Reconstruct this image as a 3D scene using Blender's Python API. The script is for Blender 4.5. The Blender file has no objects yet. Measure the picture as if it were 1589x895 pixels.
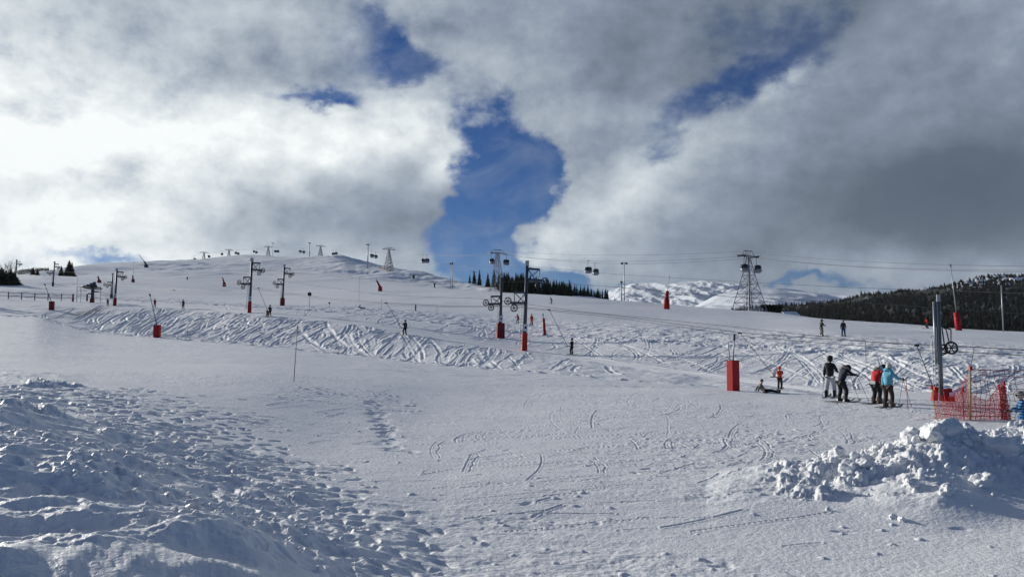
import bpy, bmesh, math, random
import numpy as np
from mathutils import Vector, Matrix, Euler
R = math.radians
random.seed(7)
rng = np.random.default_rng(11)
SC = bpy.context.scene
COL = SC.collection

# ------------------------------------------------------------------ camera
W0, H0, F0, PITCH = 1589.0, 895.0, 1200.0, R(4.0)
cam_d = bpy.data.cameras.new('camera')
cam = bpy.data.objects.new('camera', cam_d)
COL.objects.link(cam)
cam_d.sensor_width = 36.0
cam_d.lens = 36.0 * F0 / W0
cam_d.clip_start = 0.1
cam_d.clip_end = 60000
cam.location = (0, 0, 0)
cam.rotation_euler = (R(90) + PITCH, 0, 0)
SC.camera = cam
SC.view_settings.view_transform = 'Standard'
SC.view_settings.look = 'None'
SC.view_settings.gamma = 1
SC.view_settings.exposure = 0.2
CX, CY = W0 / 2, H0 / 2

def ray(u, y):
    """direction for a photo pixel, scaled so the forward component is 1: (a, 1, t)"""
    X = (u - CX) / F0
    v = (CY - y) / F0
    Y = math.cos(PITCH) - v * math.sin(PITCH)
    Z = math.sin(PITCH) + v * math.cos(PITCH)
    return X / Y, Z / Y

def P(u, y, D):
    a, t = ray(u, y)
    return Vector((a * D, D, t * D))

# ------------------------------------------------------------------ sun
SUN_AZ, SUN_EL = R(-52), R(14.5)      # azimuth from the view direction (+Y), negative = left
sd = Vector((math.sin(SUN_AZ) * math.cos(SUN_EL), math.cos(SUN_AZ) * math.cos(SUN_EL), math.sin(SUN_EL)))
sl = bpy.data.lights.new('sun', 'SUN')
sl.energy = 4.2
sl.angle = R(0.8)
sl.color = (1.0, 0.95, 0.87)
sun = bpy.data.objects.new('sun', sl)
COL.objects.link(sun)
sun.rotation_euler = sd.to_track_quat('Z', 'Y').to_euler()

# ------------------------------------------------------------------ world: blue sky with broken cloud
world = bpy.data.worlds.new('World')
SC.world = world
world.use_nodes = True
nt = world.node_tree
nt.nodes.clear()
def N(tree, typ, **kw):
    n = tree.nodes.new(typ)
    for k, v in kw.items():
        setattr(n, k, v)
    return n
def mth(tree, op, a, b=None, c=None, clamp=False):
    n = tree.nodes.new('ShaderNodeMath')
    n.operation = op
    n.use_clamp = clamp
    for i, v in enumerate((a, b, c)):
        if v is None: continue
        if hasattr(v, 'links'): tree.links.new(v, n.inputs[i])
        else: n.inputs[i].default_value = v
    return n.outputs[0]
def vmth(tree, op, a, b=None, scale=None):
    n = tree.nodes.new('ShaderNodeVectorMath')
    n.operation = op
    for i, v in enumerate((a, b)):
        if v is None: continue
        if hasattr(v, 'links'): tree.links.new(v, n.inputs[i])
        else: n.inputs[i].default_value = v
    if scale is not None: n.inputs['Scale'].default_value = scale
    return n
def noise(tree, vec, scale, detail=4, rough=0.5, dist=0.0, col=False, lac=2.0):
    n = tree.nodes.new('ShaderNodeTexNoise')
    n.inputs['Scale'].default_value = scale
    n.inputs['Detail'].default_value = detail
    n.inputs['Roughness'].default_value = rough
    n.inputs['Lacunarity'].default_value = lac
    n.inputs['Distortion'].default_value = dist
    if vec is not None: tree.links.new(vec, n.inputs['Vector'])
    return n.outputs['Color' if col else 'Fac']

tc = N(nt, 'ShaderNodeTexCoord')
sky = N(nt, 'ShaderNodeTexSky', sky_type='NISHITA')
sky.sun_disc = False
sky.sun_elevation = SUN_EL
sky.sun_rotation = SUN_AZ
sky.altitude = 1800
sky.air_density = 1.0
sky.dust_density = 0.3
sky.ozone_density = 2.0
dirv = tc.outputs['Generated']
sep = N(nt, 'ShaderNodeSeparateXYZ')
nt.links.new(dirv, sep.inputs[0])
az = mth(nt, 'ARCTAN2', sep.outputs[0], sep.outputs[1])
el = mth(nt, 'ARCSINE', sep.outputs[2])
comb = N(nt, 'ShaderNodeCombineXYZ')
nt.links.new(az, comb.inputs[0]); nt.links.new(el, comb.inputs[1])
# noise coordinates: stretch a little sideways near the horizon
nvec = vmth(nt, 'MULTIPLY', dirv, (1.0, 1.0, 1.35)).outputs[0]
w1 = noise(nt, nvec, 5.0, 4, 0.55, col=True)
w1 = vmth(nt, 'SUBTRACT', w1, (0.5, 0.5, 0.5)).outputs[0]
w1 = vmth(nt, 'SCALE', w1, scale=0.16).outputs[0]
w2 = noise(nt, nvec, 22.0, 5, 0.6, col=True)
w2 = vmth(nt, 'SUBTRACT', w2, (0.5, 0.5, 0.5)).outputs[0]
w2 = vmth(nt, 'SCALE', w2, scale=0.065).outputs[0]
pos = vmth(nt, 'ADD', comb.outputs[0], w1).outputs[0]
pos = vmth(nt, 'ADD', pos, w2).outputs[0]
smooth_pos = vmth(nt, 'ADD', comb.outputs[0], vmth(nt, 'SCALE', w1, scale=0.6).outputs[0]).outputs[0]
def azel(u, y):
    a, t = ray(u, y)
    return math.atan(a), math.atan(t / math.hypot(1, a))
def blob(src, u, y, ru, ry, rot, amp, acc, power=1.0):
    a, e = azel(u, y)
    m = N(nt, 'ShaderNodeMapping', vector_type='TEXTURE')
    m.inputs['Location'].default_value = (a, e, 0)
    m.inputs['Rotation'].default_value = (0, 0, R(rot))
    m.inputs['Scale'].default_value = (ru / F0, ry / F0, 1)
    nt.links.new(src, m.inputs['Vector'])
    q = vmth(nt, 'DOT_PRODUCT', m.outputs[0], m.outputs[0]).outputs['Value']
    if power != 1.0: q = mth(nt, 'POWER', q, power)
    g = mth(nt, 'POWER', 0.3679, q)
    return mth(nt, 'MULTIPLY_ADD', g, amp, acc)
n_big = noise(nt, nvec, 4.0, 8, 0.55)
n_mid = noise(nt, nvec, 11.0, 8, 0.58)
n_wisp = noise(nt, nvec, 38.0, 7, 0.62)
nmix = mth(nt, 'ADD', mth(nt, 'MULTIPLY', mth(nt, 'SUBTRACT', n_big, 0.5), 0.9),
           mth(nt, 'MULTIPLY', mth(nt, 'SUBTRACT', n_mid, 0.5), 0.9))
nmix = mth(nt, 'ADD', nmix, mth(nt, 'MULTIPLY', mth(nt, 'SUBTRACT', n_wisp, 0.5), 0.6))
# cloud cover: 1 everywhere, minus the gaps the photo shows (u, y, ru, ry, rot, amount)
cover = 1.1
for g in [(770, 280, 58, 100, -14, -2.1), (840, 290, 34, 50, 10, -0.7), (540, 110, 90, 60, -20, -0.45), (735, 345, 55, 60, 20, -1.1), (830, 285, 45, 50, 0, -1.0), (745, 400, 65, 45, 10, -0.9),
          (690, 400, 60, 40, 0, -0.7), (830, 428, 120, 34, -14, -1.35), (720, 205, 60, 28, -20, -0.7),
          (500, 172, 50, 24, 0, -1.0), (440, 165, 60, 16, 0, -0.6), (585, 60, 85, 34, -50, -0.66), (640, 130, 95, 34, -25, -0.66),
          (1235, 85, 95, 42, 20, -0.85), (1060, 180, 85, 34, 32, -0.68), (995, 240, 34, 30, 60, -0.7), (1180, 20, 120, 40, 0, -0.4),
          (1150, 130, 70, 25, 30, -0.45),
          (140, 388, 70, 14, 0, -0.9), (1220, 440, 95, 10, -8, -0.75), (1340, 455, 110, 10, -6, -0.6),
          (900, 465, 120, 25, 0, -1.0), (885, 418, 75, 20, -14, -1.1)]:
    cover = blob(pos, *g[:5], g[5], cover)
for g in [(655, 195, 55, 45, 0, 0.8), (600, 270, 95, 75, 0, 0.7), (650, 350, 55, 60, 0, 0.8), (930, 330, 80, 60, 25, 0.8),
          (820, 375, 60, 26, 20, 0.6), (870, 120, 110, 80, 0, 0.5), (690, 272, 30, 22, 0, 0.45)]:
    cover = blob(pos, *g[:5], g[5], cover)
# the unseen sky overhead and behind the camera set mostly clear to cut ambient
up = N(nt, 'ShaderNodeMapRange', interpolation_type='SMOOTHSTEP')
up.inputs['From Min'].default_value = R(34); up.inputs['From Max'].default_value = R(58); up.inputs['To Max'].default_value = 0.75
nt.links.new(el, up.inputs['Value'])
bk = N(nt, 'ShaderNodeMapRange', interpolation_type='SMOOTHSTEP')
bk.inputs['From Min'].default_value = 0.45; bk.inputs['From Max'].default_value = -0.1; bk.inputs['To Max'].default_value = 1.0
nt.links.new(sep.outputs[1], bk.inputs['Value'])
cover = mth(nt, 'SUBTRACT', cover, mth(nt, 'MAXIMUM', up.outputs[0], bk.outputs[0]))
cov = mth(nt, 'ADD', cover, nmix)
mr = N(nt, 'ShaderNodeMapRange', interpolation_type='SMOOTHSTEP')
mr.inputs['From Min'].default_value = 0.0
mr.inputs['From Max'].default_value = 1.0
nt.links.new(cov, mr.inputs['Value'])
# thin veils of cloud inside the blue
veil = mth(nt, 'MULTIPLY', mth(nt, 'SUBTRACT', noise(nt, nvec, 9.0, 6, 0.62, 0.6), 0.46), 1.3, clamp=True)
cmask = mth(nt, 'ADD', mr.outputs[0], mth(nt, 'MULTIPLY', mth(nt, 'SUBTRACT', 1.0, mr.outputs[0]), veil))
# cloud light: bright towards the hidden sun on the left, grey bellies to the right
lum = 0.34
for g in [(-150, 200, 420, 330, 0, 0.50), (150, 300, 360, 120, 0, 0.24), (330, 60, 200, 70, 0, -0.07), (120, 170, 200, 60, 20, 0.10), (430, 320, 150, 40, 0, -0.05), (440, 215, 190, 60, 5, 0.30), (645, 195, 80, 36, 0, 0.34),
          (700, 262, 32, 24, 0, 0.30), (560, 235, 110, 40, 0, 0.14), (590, 350, 190, 60, 0, -0.19), (300, 340, 170, 40, 0, -0.12),
          (380, 130, 200, 60, 10, -0.08), (480, 60, 140, 60, 0, 0.05),
          (300, 395, 260, 16, 0, 0.12),
          (840, 130, 140, 75, 0, 0.08), (1010, 50, 200, 70, 20, -0.12), (930, 325, 130, 50, 35, 0.27), (830, 385, 90, 32, 15, 0.28),
          (1215, 125, 34, 22, 30, 0.24), (1120, 210, 120, 50, 35, 0.08),
          (1430, 300, 260, 100, 10, -0.24), (1150, 340, 200, 60, 20, -0.03), (1560, 350, 120, 60, 0, -0.10), (1250, 60, 190, 70, 15, -0.15),
          (1500, 60, 150, 100, 0, -0.02), (1400, 420, 240, 22, -5, 0.10),
          (900, 420, 170, 20, 0, 0.05)]:
    lum = blob(smooth_pos, *g[:5], g[5], lum)
# billows lit from the sun's side: compare the cloud density here with the density a little nearer the sun
off1 = vmth(nt, 'ADD', nvec, (sd.x * .05, sd.y * .02, .055)).outputs[0]
off2 = vmth(nt, 'ADD', nvec, (sd.x * .016, sd.y * .006, .018)).outputs[0]
lit = mth(nt, 'MULTIPLY', mth(nt, 'SUBTRACT', n_mid, noise(nt, off1, 11.0, 5, 0.55)), 0.85)
lit = mth(nt, 'ADD', lit, mth(nt, 'MULTIPLY', mth(nt, 'SUBTRACT', n_wisp, noise(nt, off2, 38.0, 4, 0.6)), 0.28))
lum = mth(nt, 'ADD', lum, mth(nt, 'MULTIPLY', lit, mth(nt, 'MULTIPLY', lum, 1.0)))
tex = mth(nt, 'ADD', mth(nt, 'MULTIPLY', mth(nt, 'SUBTRACT', n_mid, 0.5), 0.26), mth(nt, 'MULTIPLY', mth(nt, 'SUBTRACT', n_big, 0.5), 0.40))
tex = mth(nt, 'ADD', tex, mth(nt, 'MULTIPLY', mth(nt, 'SUBTRACT', n_wisp, 0.5), 0.12))
lum = mth(nt, 'MULTIPLY', lum, mth(nt, 'ADD', 1.0, tex))
# overall sky beyond the frame keeps a sane level
lum = mth(nt, 'MAXIMUM', lum, 0.05)
ramp = N(nt, 'ShaderNodeValToRGB')
e = ramp.color_ramp.elements
e[0].position = 0.0; e[0].color = (0.05, 0.075, 0.12, 1)
e[1].position = 1.0; e[1].color = (0.84, 0.87, 0.87, 1)
for p_, c_ in [(0.12, (0.08, 0.108, 0.148, 1)), (0.3, (0.205, 0.25, 0.32, 1)), (0.55, (0.43, 0.485, 0.54, 1)), (0.8, (0.67, 0.72, 0.735, 1))]:
    x = e.new(p_); x.color = c_
nt.links.new(lum, ramp.inputs[0])
SKY_STR = 0.06
# the clear sky (deep mountain blue) at Background strength SKY_STR
skyc = N(nt, 'ShaderNodeMix', data_type='RGBA', blend_type='MULTIPLY')
skyc.inputs[0].default_value = 1.0
nt.links.new(sky.outputs[0], skyc.inputs[6])
skyc.inputs[7].default_value = (0.075, 0.37, 0.80, 1)
cl = vmth(nt, 'SCALE', ramp.outputs[0], scale=1.0 / SKY_STR).outputs[0]
mx = N(nt, 'ShaderNodeMix', data_type='RGBA')
nt.links.new(cmask, mx.inputs[0]); nt.links.new(skyc.outputs[2], mx.inputs[6]); nt.links.new(cl, mx.inputs[7])
bg = N(nt, 'ShaderNodeBackground')
bg.inputs['Strength'].default_value = SKY_STR
nt.links.new(mx.outputs[2], bg.inputs['Color'])
wo = N(nt, 'ShaderNodeOutputWorld')
nt.links.new(bg.outputs[0], wo.inputs[0])
world.cycles.sampling_method = 'MANUAL'
world.cycles.sample_map_resolution = 512

# ------------------------------------------------------------------ helpers
def tag(o, label=None, cat=None, group=None, kind=None):
    if label: o['label'] = label
    if cat: o['category'] = cat
    if group: o['group'] = group
    if kind: o['kind'] = kind
    return o
def link(name, me, parent=None, mat=None):
    o = bpy.data.objects.new(name, me)
    COL.objects.link(o)
    if parent is not None: o.parent = parent
    if mat is not None and me is not None:
        me.materials.clear(); me.materials.append(mat)
    return o
def empty(name, loc=(0, 0, 0), rz=0.0, label=None, cat=None, group=None):
    o = bpy.data.objects.new(name, None)
    o.empty_display_size = 0.2
    COL.objects.link(o)
    o.location = loc; o.rotation_euler = (0, 0, rz)
    return tag(o, label, cat, group)
def kids(o): return [c for c in bpy.data.objects if c.parent is o]
CHILD = {}
def copy_tree(o, parent=None):
    c = o.copy(); COL.objects.link(c)
    if parent is not None: c.parent = parent
    for ch in CHILD.get(o.name, None) or [x for x in COL.objects if x.parent == o]:
        copy_tree(ch, c)
    return c

class MB:
    def __init__(s): s.v = []; s.f = []
    def add(s, vs, fs):
        n = len(s.v); s.v += [tuple(v) for v in vs]; s.f += [tuple(i + n for i in f) for f in fs]; return s
    def box(s, c, d, rot=None, taper=1.0):
        x, y, z = d[0] / 2, d[1] / 2, d[2] / 2
        vs = [Vector((sx * x * (taper if sz > 0 else 1), sy * y * (taper if sz > 0 else 1), sz * z)) for sz in (-1, 1) for sy in (-1, 1) for sx in (-1, 1)]
        if rot is not None: vs = [rot @ v for v in vs]
        vs = [v + Vector(c) for v in vs]
        return s.add(vs, [(0, 2, 3, 1), (4, 5, 7, 6), (0, 1, 5, 4), (2, 6, 7, 3), (0, 4, 6, 2), (1, 3, 7, 5)])
    def tube(s, a, b, r1, r2=None, n=8):
        a, b = Vector(a), Vector(b)
        if r2 is None: r2 = r1
        d = (b - a)
        if d.length < 1e-6: return s
        d.normalize()
        up = Vector((0, 0, 1)) if abs(d.z) < 0.9 else Vector((1, 0, 0))
        p = d.cross(up).normalized(); q = d.cross(p)
        vs = []
        for c, r in ((a, r1), (b, r2)):
            for i in range(n):
                t = 2 * math.pi * i / n
                vs.append(c + p * math.cos(t) * r + q * math.sin(t) * r)
        fs = [(i, (i + 1) % n, n + (i + 1) % n, n + i) for i in range(n)]
        fs += [tuple(range(n))[::-1], tuple(range(n, 2 * n))]
        return s.add(vs, fs)
    def poly(s, pts, r, n=5):
        for a, b in zip(pts[:-1], pts[1:]): s.tube(a, b, r, r, n)
        return s
    def torus(s, c, axis, R0, r0, n=20, m=6):
        c = Vector(c); axis = Vector(axis).normalized()
        up = Vector((0, 0, 1)) if abs(axis.z) < 0.9 else Vector((1, 0, 0))
        p = axis.cross(up).normalized(); q = axis.cross(p)
        vs = []; fs = []
        for i in range(n):
            t = 2 * math.pi * i / n
            d = p * math.cos(t) + q * math.sin(t)
            for j in range(m):
                k = 2 * math.pi * j / m
                vs.append(c + d * (R0 + r0 * math.cos(k)) + axis * r0 * math.sin(k))
        for i in range(n):
            for j in range(m):
                fs.append((i * m + j, ((i + 1) % n) * m + j, ((i + 1) % n) * m + (j + 1) % m, i * m + (j + 1) % m))
        return s.add(vs, fs)
    def lathe(s, prof, n=12, c=(0, 0, 0), sx=1, sy=1):
        vs = []; fs = []
        for (r, z) in prof:
            for i in range(n):
                t = 2 * math.pi * i / n
                vs.append((c[0] + r * math.cos(t) * sx, c[1] + r * math.sin(t) * sy, c[2] + z))
        for k in range(len(prof) - 1):
            for i in range(n):
                fs.append((k * n + i, k * n + (i + 1) % n, (k + 1) * n + (i + 1) % n, (k + 1) * n + i))
        fs.append(tuple(range(n))[::-1]); fs.append(tuple(range((len(prof) - 1) * n, len(prof) * n)))
        return s.add(vs, fs)
    def mesh(s, name, smooth=False):
        me = bpy.data.meshes.new(name)
        me.from_pydata(s.v, [], s.f)
        if smooth: me.polygons.foreach_set('use_smooth', [True] * len(me.polygons))
        me.update()
        return me
    def build(s, name, mat, parent=None, smooth=False):
        return link(name, s.mesh(name, smooth), parent, mat)

def mat(name, col, rough=0.6, metal=0.0, var=0.15, scale=3.0, bump=0.0, bscale=20.0, spec=0.3, **kw):
    m = bpy.data.materials.new(name); m.use_nodes = True
    t = m.node_tree; b = t.nodes['Principled BSDF']
    g = N(t, 'ShaderNodeTexCoord')
    n = noise(t, g.outputs['Object'], scale, 5, 0.6)
    lo = [c * (1 - var) for c in col[:3]] + [1]; hi = [min(1, c * (1 + var)) for c in col[:3]] + [1]
    mxx = N(t, 'ShaderNodeMix', data_type='RGBA')
    t.links.new(n, mxx.inputs[0]); mxx.inputs[6].default_value = lo; mxx.inputs[7].default_value = hi
    t.links.new(mxx.outputs[2], b.inputs['Base Color'])
    b.inputs['Roughness'].default_value = rough; b.inputs['Metallic'].default_value = metal
    b.inputs['Specular IOR Level'].default_value = spec
    if bump:
        bn = noise(t, g.outputs['Object'], bscale, 4, 0.6)
        bb = N(t, 'ShaderNodeBump'); bb.inputs['Strength'].default_value = 1; bb.inputs['Distance'].default_value = bump
        t.links.new(bn, bb.inputs['Height']); t.links.new(bb.outputs[0], b.inputs['Normal'])
    return m
M = dict(
    steel=mat('painted_steel', (0.07, 0.085, 0.10), 0.5, 0.2, 0.25, 2.0),
    galv=mat('galvanised_steel', (0.36, 0.38, 0.40), 0.45, 0.5, 0.2, 3.0),
    dark=mat('dark_steel', (0.03, 0.035, 0.04), 0.5, 0.3, 0.3, 4.0),
    rubber=mat('black_rubber', (0.02, 0.02, 0.022), 0.7),
    redpad=mat('red_padding', (0.42, 0.008, 0.012), 0.6, 0, 0.18, 2.0, 0.01, 6),
    redpad_dark=mat('weathered_red_padding', (0.20, 0.008, 0.014), 0.65, 0, 0.3, 2.0, 0.01, 6),
    orangepad=mat('orange_red_padding', (0.50, 0.022, 0.008), 0.55, 0, 0.2, 2.0, 0.01, 6),
    white=mat('white_sheet', (0.75, 0.77, 0.78), 0.5, 0, 0.08, 5),
    grey=mat('grey_paint', (0.45, 0.47, 0.48), 0.5, 0, 0.1, 5),
    wood=mat('weathered_wood', (0.13, 0.10, 0.08), 0.8, 0, 0.35, 6, 0.005, 30),
    yellow=mat('yellow_pole', (0.62, 0.40, 0.10), 0.5, 0, 0.15, 5),
    rope=mat('steel_rope', (0.045, 0.05, 0.055), 0.6, 0.3, 0.2, 2),
    bark=mat('bark', (0.07, 0.05, 0.035), 0.9, 0, 0.3, 4),
)
# ------------------------------------------------------------------ terrain
TAB = rng.random((512, 512))
def vnoise(x, y, seed=0):
    x = x + seed * 37.13; y = y + seed * 91.7
    xi = np.floor(x).astype(np.int64); yi = np.floor(y).astype(np.int64)
    fx = x - xi; fy = y - yi
    fx = fx * fx * fx * (fx * (fx * 6 - 15) + 10); fy = fy * fy * fy * (fy * (fy * 6 - 15) + 10)
    x0 = xi & 511; x1 = (xi + 1) & 511; y0 = yi & 511; y1 = (yi + 1) & 511
    return (TAB[x0, y0] * (1 - fx) + TAB[x1, y0] * fx) * (1 - fy) + (TAB[x0, y1] * (1 - fx) + TAB[x1, y1] * fx) * fy - 0.5
def fbm(x, y, sc, octv=4, g=0.5, seed=0, ridge=False):
    out = 0; amp = 1.0; c, s_ = math.cos(0.6), math.sin(0.6)
    x = x / sc; y = y / sc
    for k in range(octv):
        n = vnoise(x, y, seed + k * 3)
        if ridge: n = 0.5 - 2 * np.abs(n)
        out = out + amp * n; amp *= g
        x, y = (x * c - y * s_) * 2.03, (x * s_ + y * c) * 2.03
    return out
def sstep(a, b, x):
    t = np.clip((x - a) / (b - a), 0, 1); return t * t * (3 - 2 * t)

def pchip_slopes(x, y):
    h = np.diff(x, axis=0); d = np.diff(y, axis=0) / h
    m = np.zeros_like(y)
    w1 = 2 * h[1:] + h[:-1]; w2 = h[1:] + 2 * h[:-1]
    ok = (d[:-1] * d[1:]) > 0
    with np.errstate(divide='ignore', invalid='ignore'):
        hm = (w1 + w2) / (w1 / d[:-1] + w2 / d[1:])
    m[1:-1] = np.where(ok, hm, 0); m[0] = d[0]; m[-1] = d[-1]
    return m
def pchip(x, y, xq):
    x = np.asarray(x, float); y = np.asarray(y, float)
    m = pchip_slopes(x[:, None], y[:, None])[:, 0]
    k = np.clip(np.searchsorted(x, xq) - 1, 0, len(x) - 2)
    h = x[k + 1] - x[k]; t = np.clip((xq - x[k]) / h, 0, 1)
    return ((1 + 2 * t) * (1 - t) ** 2 * y[k] + t * (1 - t) ** 2 * h * m[k] + t * t * (3 - 2 * t) * y[k + 1] + t * t * (t - 1) * h * m[k + 1])

K = [
 # K1 bottom of frame
 [(-200,895,5.6),(0,895,5.8),(100,895,5.9),(250,895,6.3),(400,895,6.9),(550,895,7.6),(700,895,8.6),(1000,895,8.9),(1300,895,8.9),(1589,895,8.7),(1800,895,8.5)],
 # K2
 [(-200,700,10.5),(0,700,11),(100,700,12),(250,700,14),(400,700,16.5),(550,700,18.5),(700,700,19.2),(1000,700,19.2),(1450,700,19.2),(1800,700,19)],
 # K3
 [(-200,597,22),(0,597,23),(100,598,24.5),(250,600,27),(400,598,30),(550,600,35),(700,601,42),(850,600,46),(1000,601,46),(1150,606,43),(1300,615,38.5),(1450,622,35),(1589,628,33),(1800,635,31)],
 # K4 foot of the tracked bank
 [(-200,496,138),(0,491,140),(50,491,140),(100,504,132),(150,516,125),(250,524,118),(400,536,103),(550,551,88),(700,567,72),(850,579,60),(1000,592,51),(1150,604,46),(1300,616,40),(1450,622.5,36.5),(1589,628.5,34),(1800,636,32)],
 # K5 top of the bank = near edge of the lift track
 [(-200,482,160),(0,475,165),(50,473.5,167),(100,473,168),(250,479,152),(400,489,124),(550,505,104),(700,530,90),(850,552,78),(1000,573,63),(1150,594,52),(1300,612,43),(1450,620,38),(1589,626,36),(1800,634,34)],
 # K6 far edge of the track
 [(-200,476,172),(0,467,176),(100,468,178),(250,474,162),(400,483,132),(550,498,112),(700,521,98),(850,545,85),(1000,566,68),(1150,586,56),(1300,604,46),(1450,608,42),(1589,612,40),(1800,620,38)],
 # K7 top of the second bank
 [(-200,468,190),(0,460,190),(100,464,200),(250,469,180),(400,477,152),(550,487,135),(700,503,118),(850,521,104),(1000,529,88),(1150,538,76),(1300,546,64),(1450,560,52),(1589,572,47),(1800,585,44)],
 # K8
 [(-200,450,235),(0,447,235),(100,450,240),(250,460,225),(400,468,210),(550,470,195),(700,477,180),(850,482,165),(1000,495,140),(1150,503,125),(1300,515,95),(1450,525,85),(1589,531,80),(1800,537,75)],
 # K9 plateau edge
 [(-200,436,300),(0,433,300),(60,429,310),(100,432,310),(250,441,320),(400,451,320),(550,452,310),(700,453,300),(850,458.5,270),(1000,470,250),(1150,482,230),(1300,497,180),(1450,508,140),(1589,515.5,120),(1800,520,110)],
 # K10
 [(-200,432,340),(0,429,340),(60,425,370),(100,426,390),(250,427,420),(400,428,440),(550,430,420),(700,445,350),(850,457.5,290),(1000,471.5,270),(1150,484,250),(1300,500,200),(1450,511,155),(1589,518.5,132),(1800,523,125)],
 # K11 crest of the hill
 [(-200,430,380),(0,428,380),(40,424,400),(60,421,420),(100,418,500),(130,413.5,560),(160,412.5,610),(200,413,650),(290,409.5,700),(350,405.5,740),(400,402.5,760),(430,403,740),(460,403.5,700),(500,401,650),(530,400.5,620),(560,406,600),(600,414,560),(650,425,480),(700,436,420),(750,443,370),(800,449.5,340),(850,456,315),(900,460.5,300),(1000,473,290),(1150,487,270),(1300,504,215),(1450,515,170),(1589,523,145),(1800,528,140)],
]
amin, amax = ray(-420, 700)[0], ray(2050, 700)[0]
uu = np.concatenate([np.linspace(-420, -70, 60, endpoint=False), np.linspace(-70, 1660, 1240), np.linspace(1660, 2050, 60)[1:]])
AA = (uu - CX) / F0 * 1.0035
NC = len(AA)
kD = [np.full(NC, 1.6)]; kZ = [np.full(NC, -1.75)]
for curve in K:
    pts = [(ray(u, y)[0], D, ray(u, y)[1] * D) for u, y, D in curve]
    a_ = [p[0] for p in pts]
    kD.append(pchip(a_, [p[1] for p in pts], AA)); kZ.append(pchip(a_, [p[2] for p in pts], AA))
fall = 0.04 + 0.26 * sstep(-0.1, 0.25, AA)
dD = 60 + 40 * sstep(-0.1, 0.2, AA)
kD.append(kD[-1] + dD); kZ.append(kZ[-1] - fall * dD)
kD.append(kD[-1] + 500); kZ.append(kZ[-1] - 130)
kD.append(np.full(NC, 3000.)); kZ.append(np.full(NC, -260.))
kD.append(np.full(NC, 20000.)); kZ.append(np.full(NC, -300.))
KD = np.array(kD); KZ = np.array(kZ)
for i in range(1, len(KD)): KD[i] = np.maximum(KD[i], KD[i - 1] * 1.012)
rows = [90, 260, 230, 230, 130, 40, 100, 90, 60, 60, 90, 14, 12, 8, 6]
SS = np.concatenate([np.linspace(k, k + 1, n, endpoint=False) for k, n in enumerate(rows)] + [[len(rows)]])
SS = SS[SS <= len(KD) - 1]
NR = len(SS)
LD = np.log(KD)
kk = np.minimum(np.floor(SS).astype(int), len(KD) - 2); ft = (SS - kk)[:, None]
Y = np.exp(LD[kk] * (1 - ft) + LD[kk + 1] * ft)
slope = pchip_slopes(KD, KZ)
h = KD[kk + 1] - KD[kk]; t = (Y - KD[kk]) / h
Z = (1 + 2 * t) * (1 - t) ** 2 * KZ[kk] + t * (1 - t) ** 2 * h * slope[kk] + t * t * (3 - 2 * t) * KZ[kk + 1] + t * t * (t - 1) * h * slope[kk + 1]
X = AA[None, :] * Y
Zs = Z.copy()
U = np.broadcast_to(uu[None, :], Y.shape); S = np.broadcast_to(SS[:, None], Y.shape)
IDXC = np.arange(NC)
def ground(x, y, Zf=None):
    Zf = Z if Zf is None else Zf
    a = x / y
    c = float(np.interp(a, AA, IDXC)); c0 = min(int(c), NC - 2); fc = c - c0
    out = 0
    for ci, w in ((c0, 1 - fc), (c0 + 1, fc)):
        col = Y[:, ci]
        r = int(np.clip(np.searchsorted(col, y) - 1, 0, NR - 2))
        fr = (y - col[r]) / (col[r + 1] - col[r])
        out += w * (Zf[r, ci] * (1 - fr) + Zf[r + 1, ci] * fr)
    return float(out)
def hit(u, y, Dg):
    """where the sight line of a photo pixel meets the snow, nearest to distance Dg"""
    a, t_ = ray(u, y)
    Ds = Dg * np.exp(np.linspace(-0.45, 0.45, 260))
    df = np.array([D * t_ - ground(a * D, D, Zs) for D in Ds])
    sc_ = np.where(np.sign(df[:-1]) != np.sign(df[1:]))[0]
    if len(sc_): i = sc_[np.argmin(np.abs(np.log(Ds[sc_] / Dg)))]; D = Ds[i]
    else:
        D = Ds[int(np.argmin(np.abs(df) / Ds + 0.002 * np.abs(np.log(Ds / Dg))))]
    return Vector((a * D, D, ground(a * D, D)))
# --- relief: big soft undulation
far = sstep(60, 300, Y)
hillm = sstep(9.3, 10.2, S) * (1 - sstep(11.2, 12, S))
hum = fbm(X, Y, 60, 4, 0.5, 1) * 2.4 * hillm * (1 - 0.6 * sstep(10.7, 11, S))
hum += fbm(X, Y, 9, 4, 0.55, 5) * 0.9 * sstep(9.6, 10.3, S) * (1 - sstep(11.2, 12, S)) * (0.35 + 0.65 * sstep(420, 560, U) + 0.5 * sstep(380, 300, U) * sstep(150, 300, U))
Z += hum
gully = sstep(500, 560, U) * sstep(720, 600, U) * sstep(9.9, 10.4, S) * sstep(11, 10.8, S)
Z += -2.2 * gully * sstep(0.05, 0.25, fbm(X + Y * 0.6, Y * 2.2, 70, 3, 0.5, 44) + 0.05)
plat = sstep(6.9, 7.4, S) * (1 - sstep(8.9, 9.4, S))
Z += plat * (fbm(X, Y, 26, 3, 0.5, 9) * 0.55 + fbm(X * 0.35, Y, 3.0, 3, 0.5, 12) * 0.10)
Z += sstep(7.0, 7.15, S) * (1 - sstep(7.3, 8.0, S)) * fbm(X, Y, 1.6, 4, 0.6, 13) * 0.22
piste = (1 - sstep(3.9, 4.0, S))
Z += piste * (fbm(X, Y, 8, 3, 0.5, 21) * 0.10 * sstep(5, 12, Y))
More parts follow.
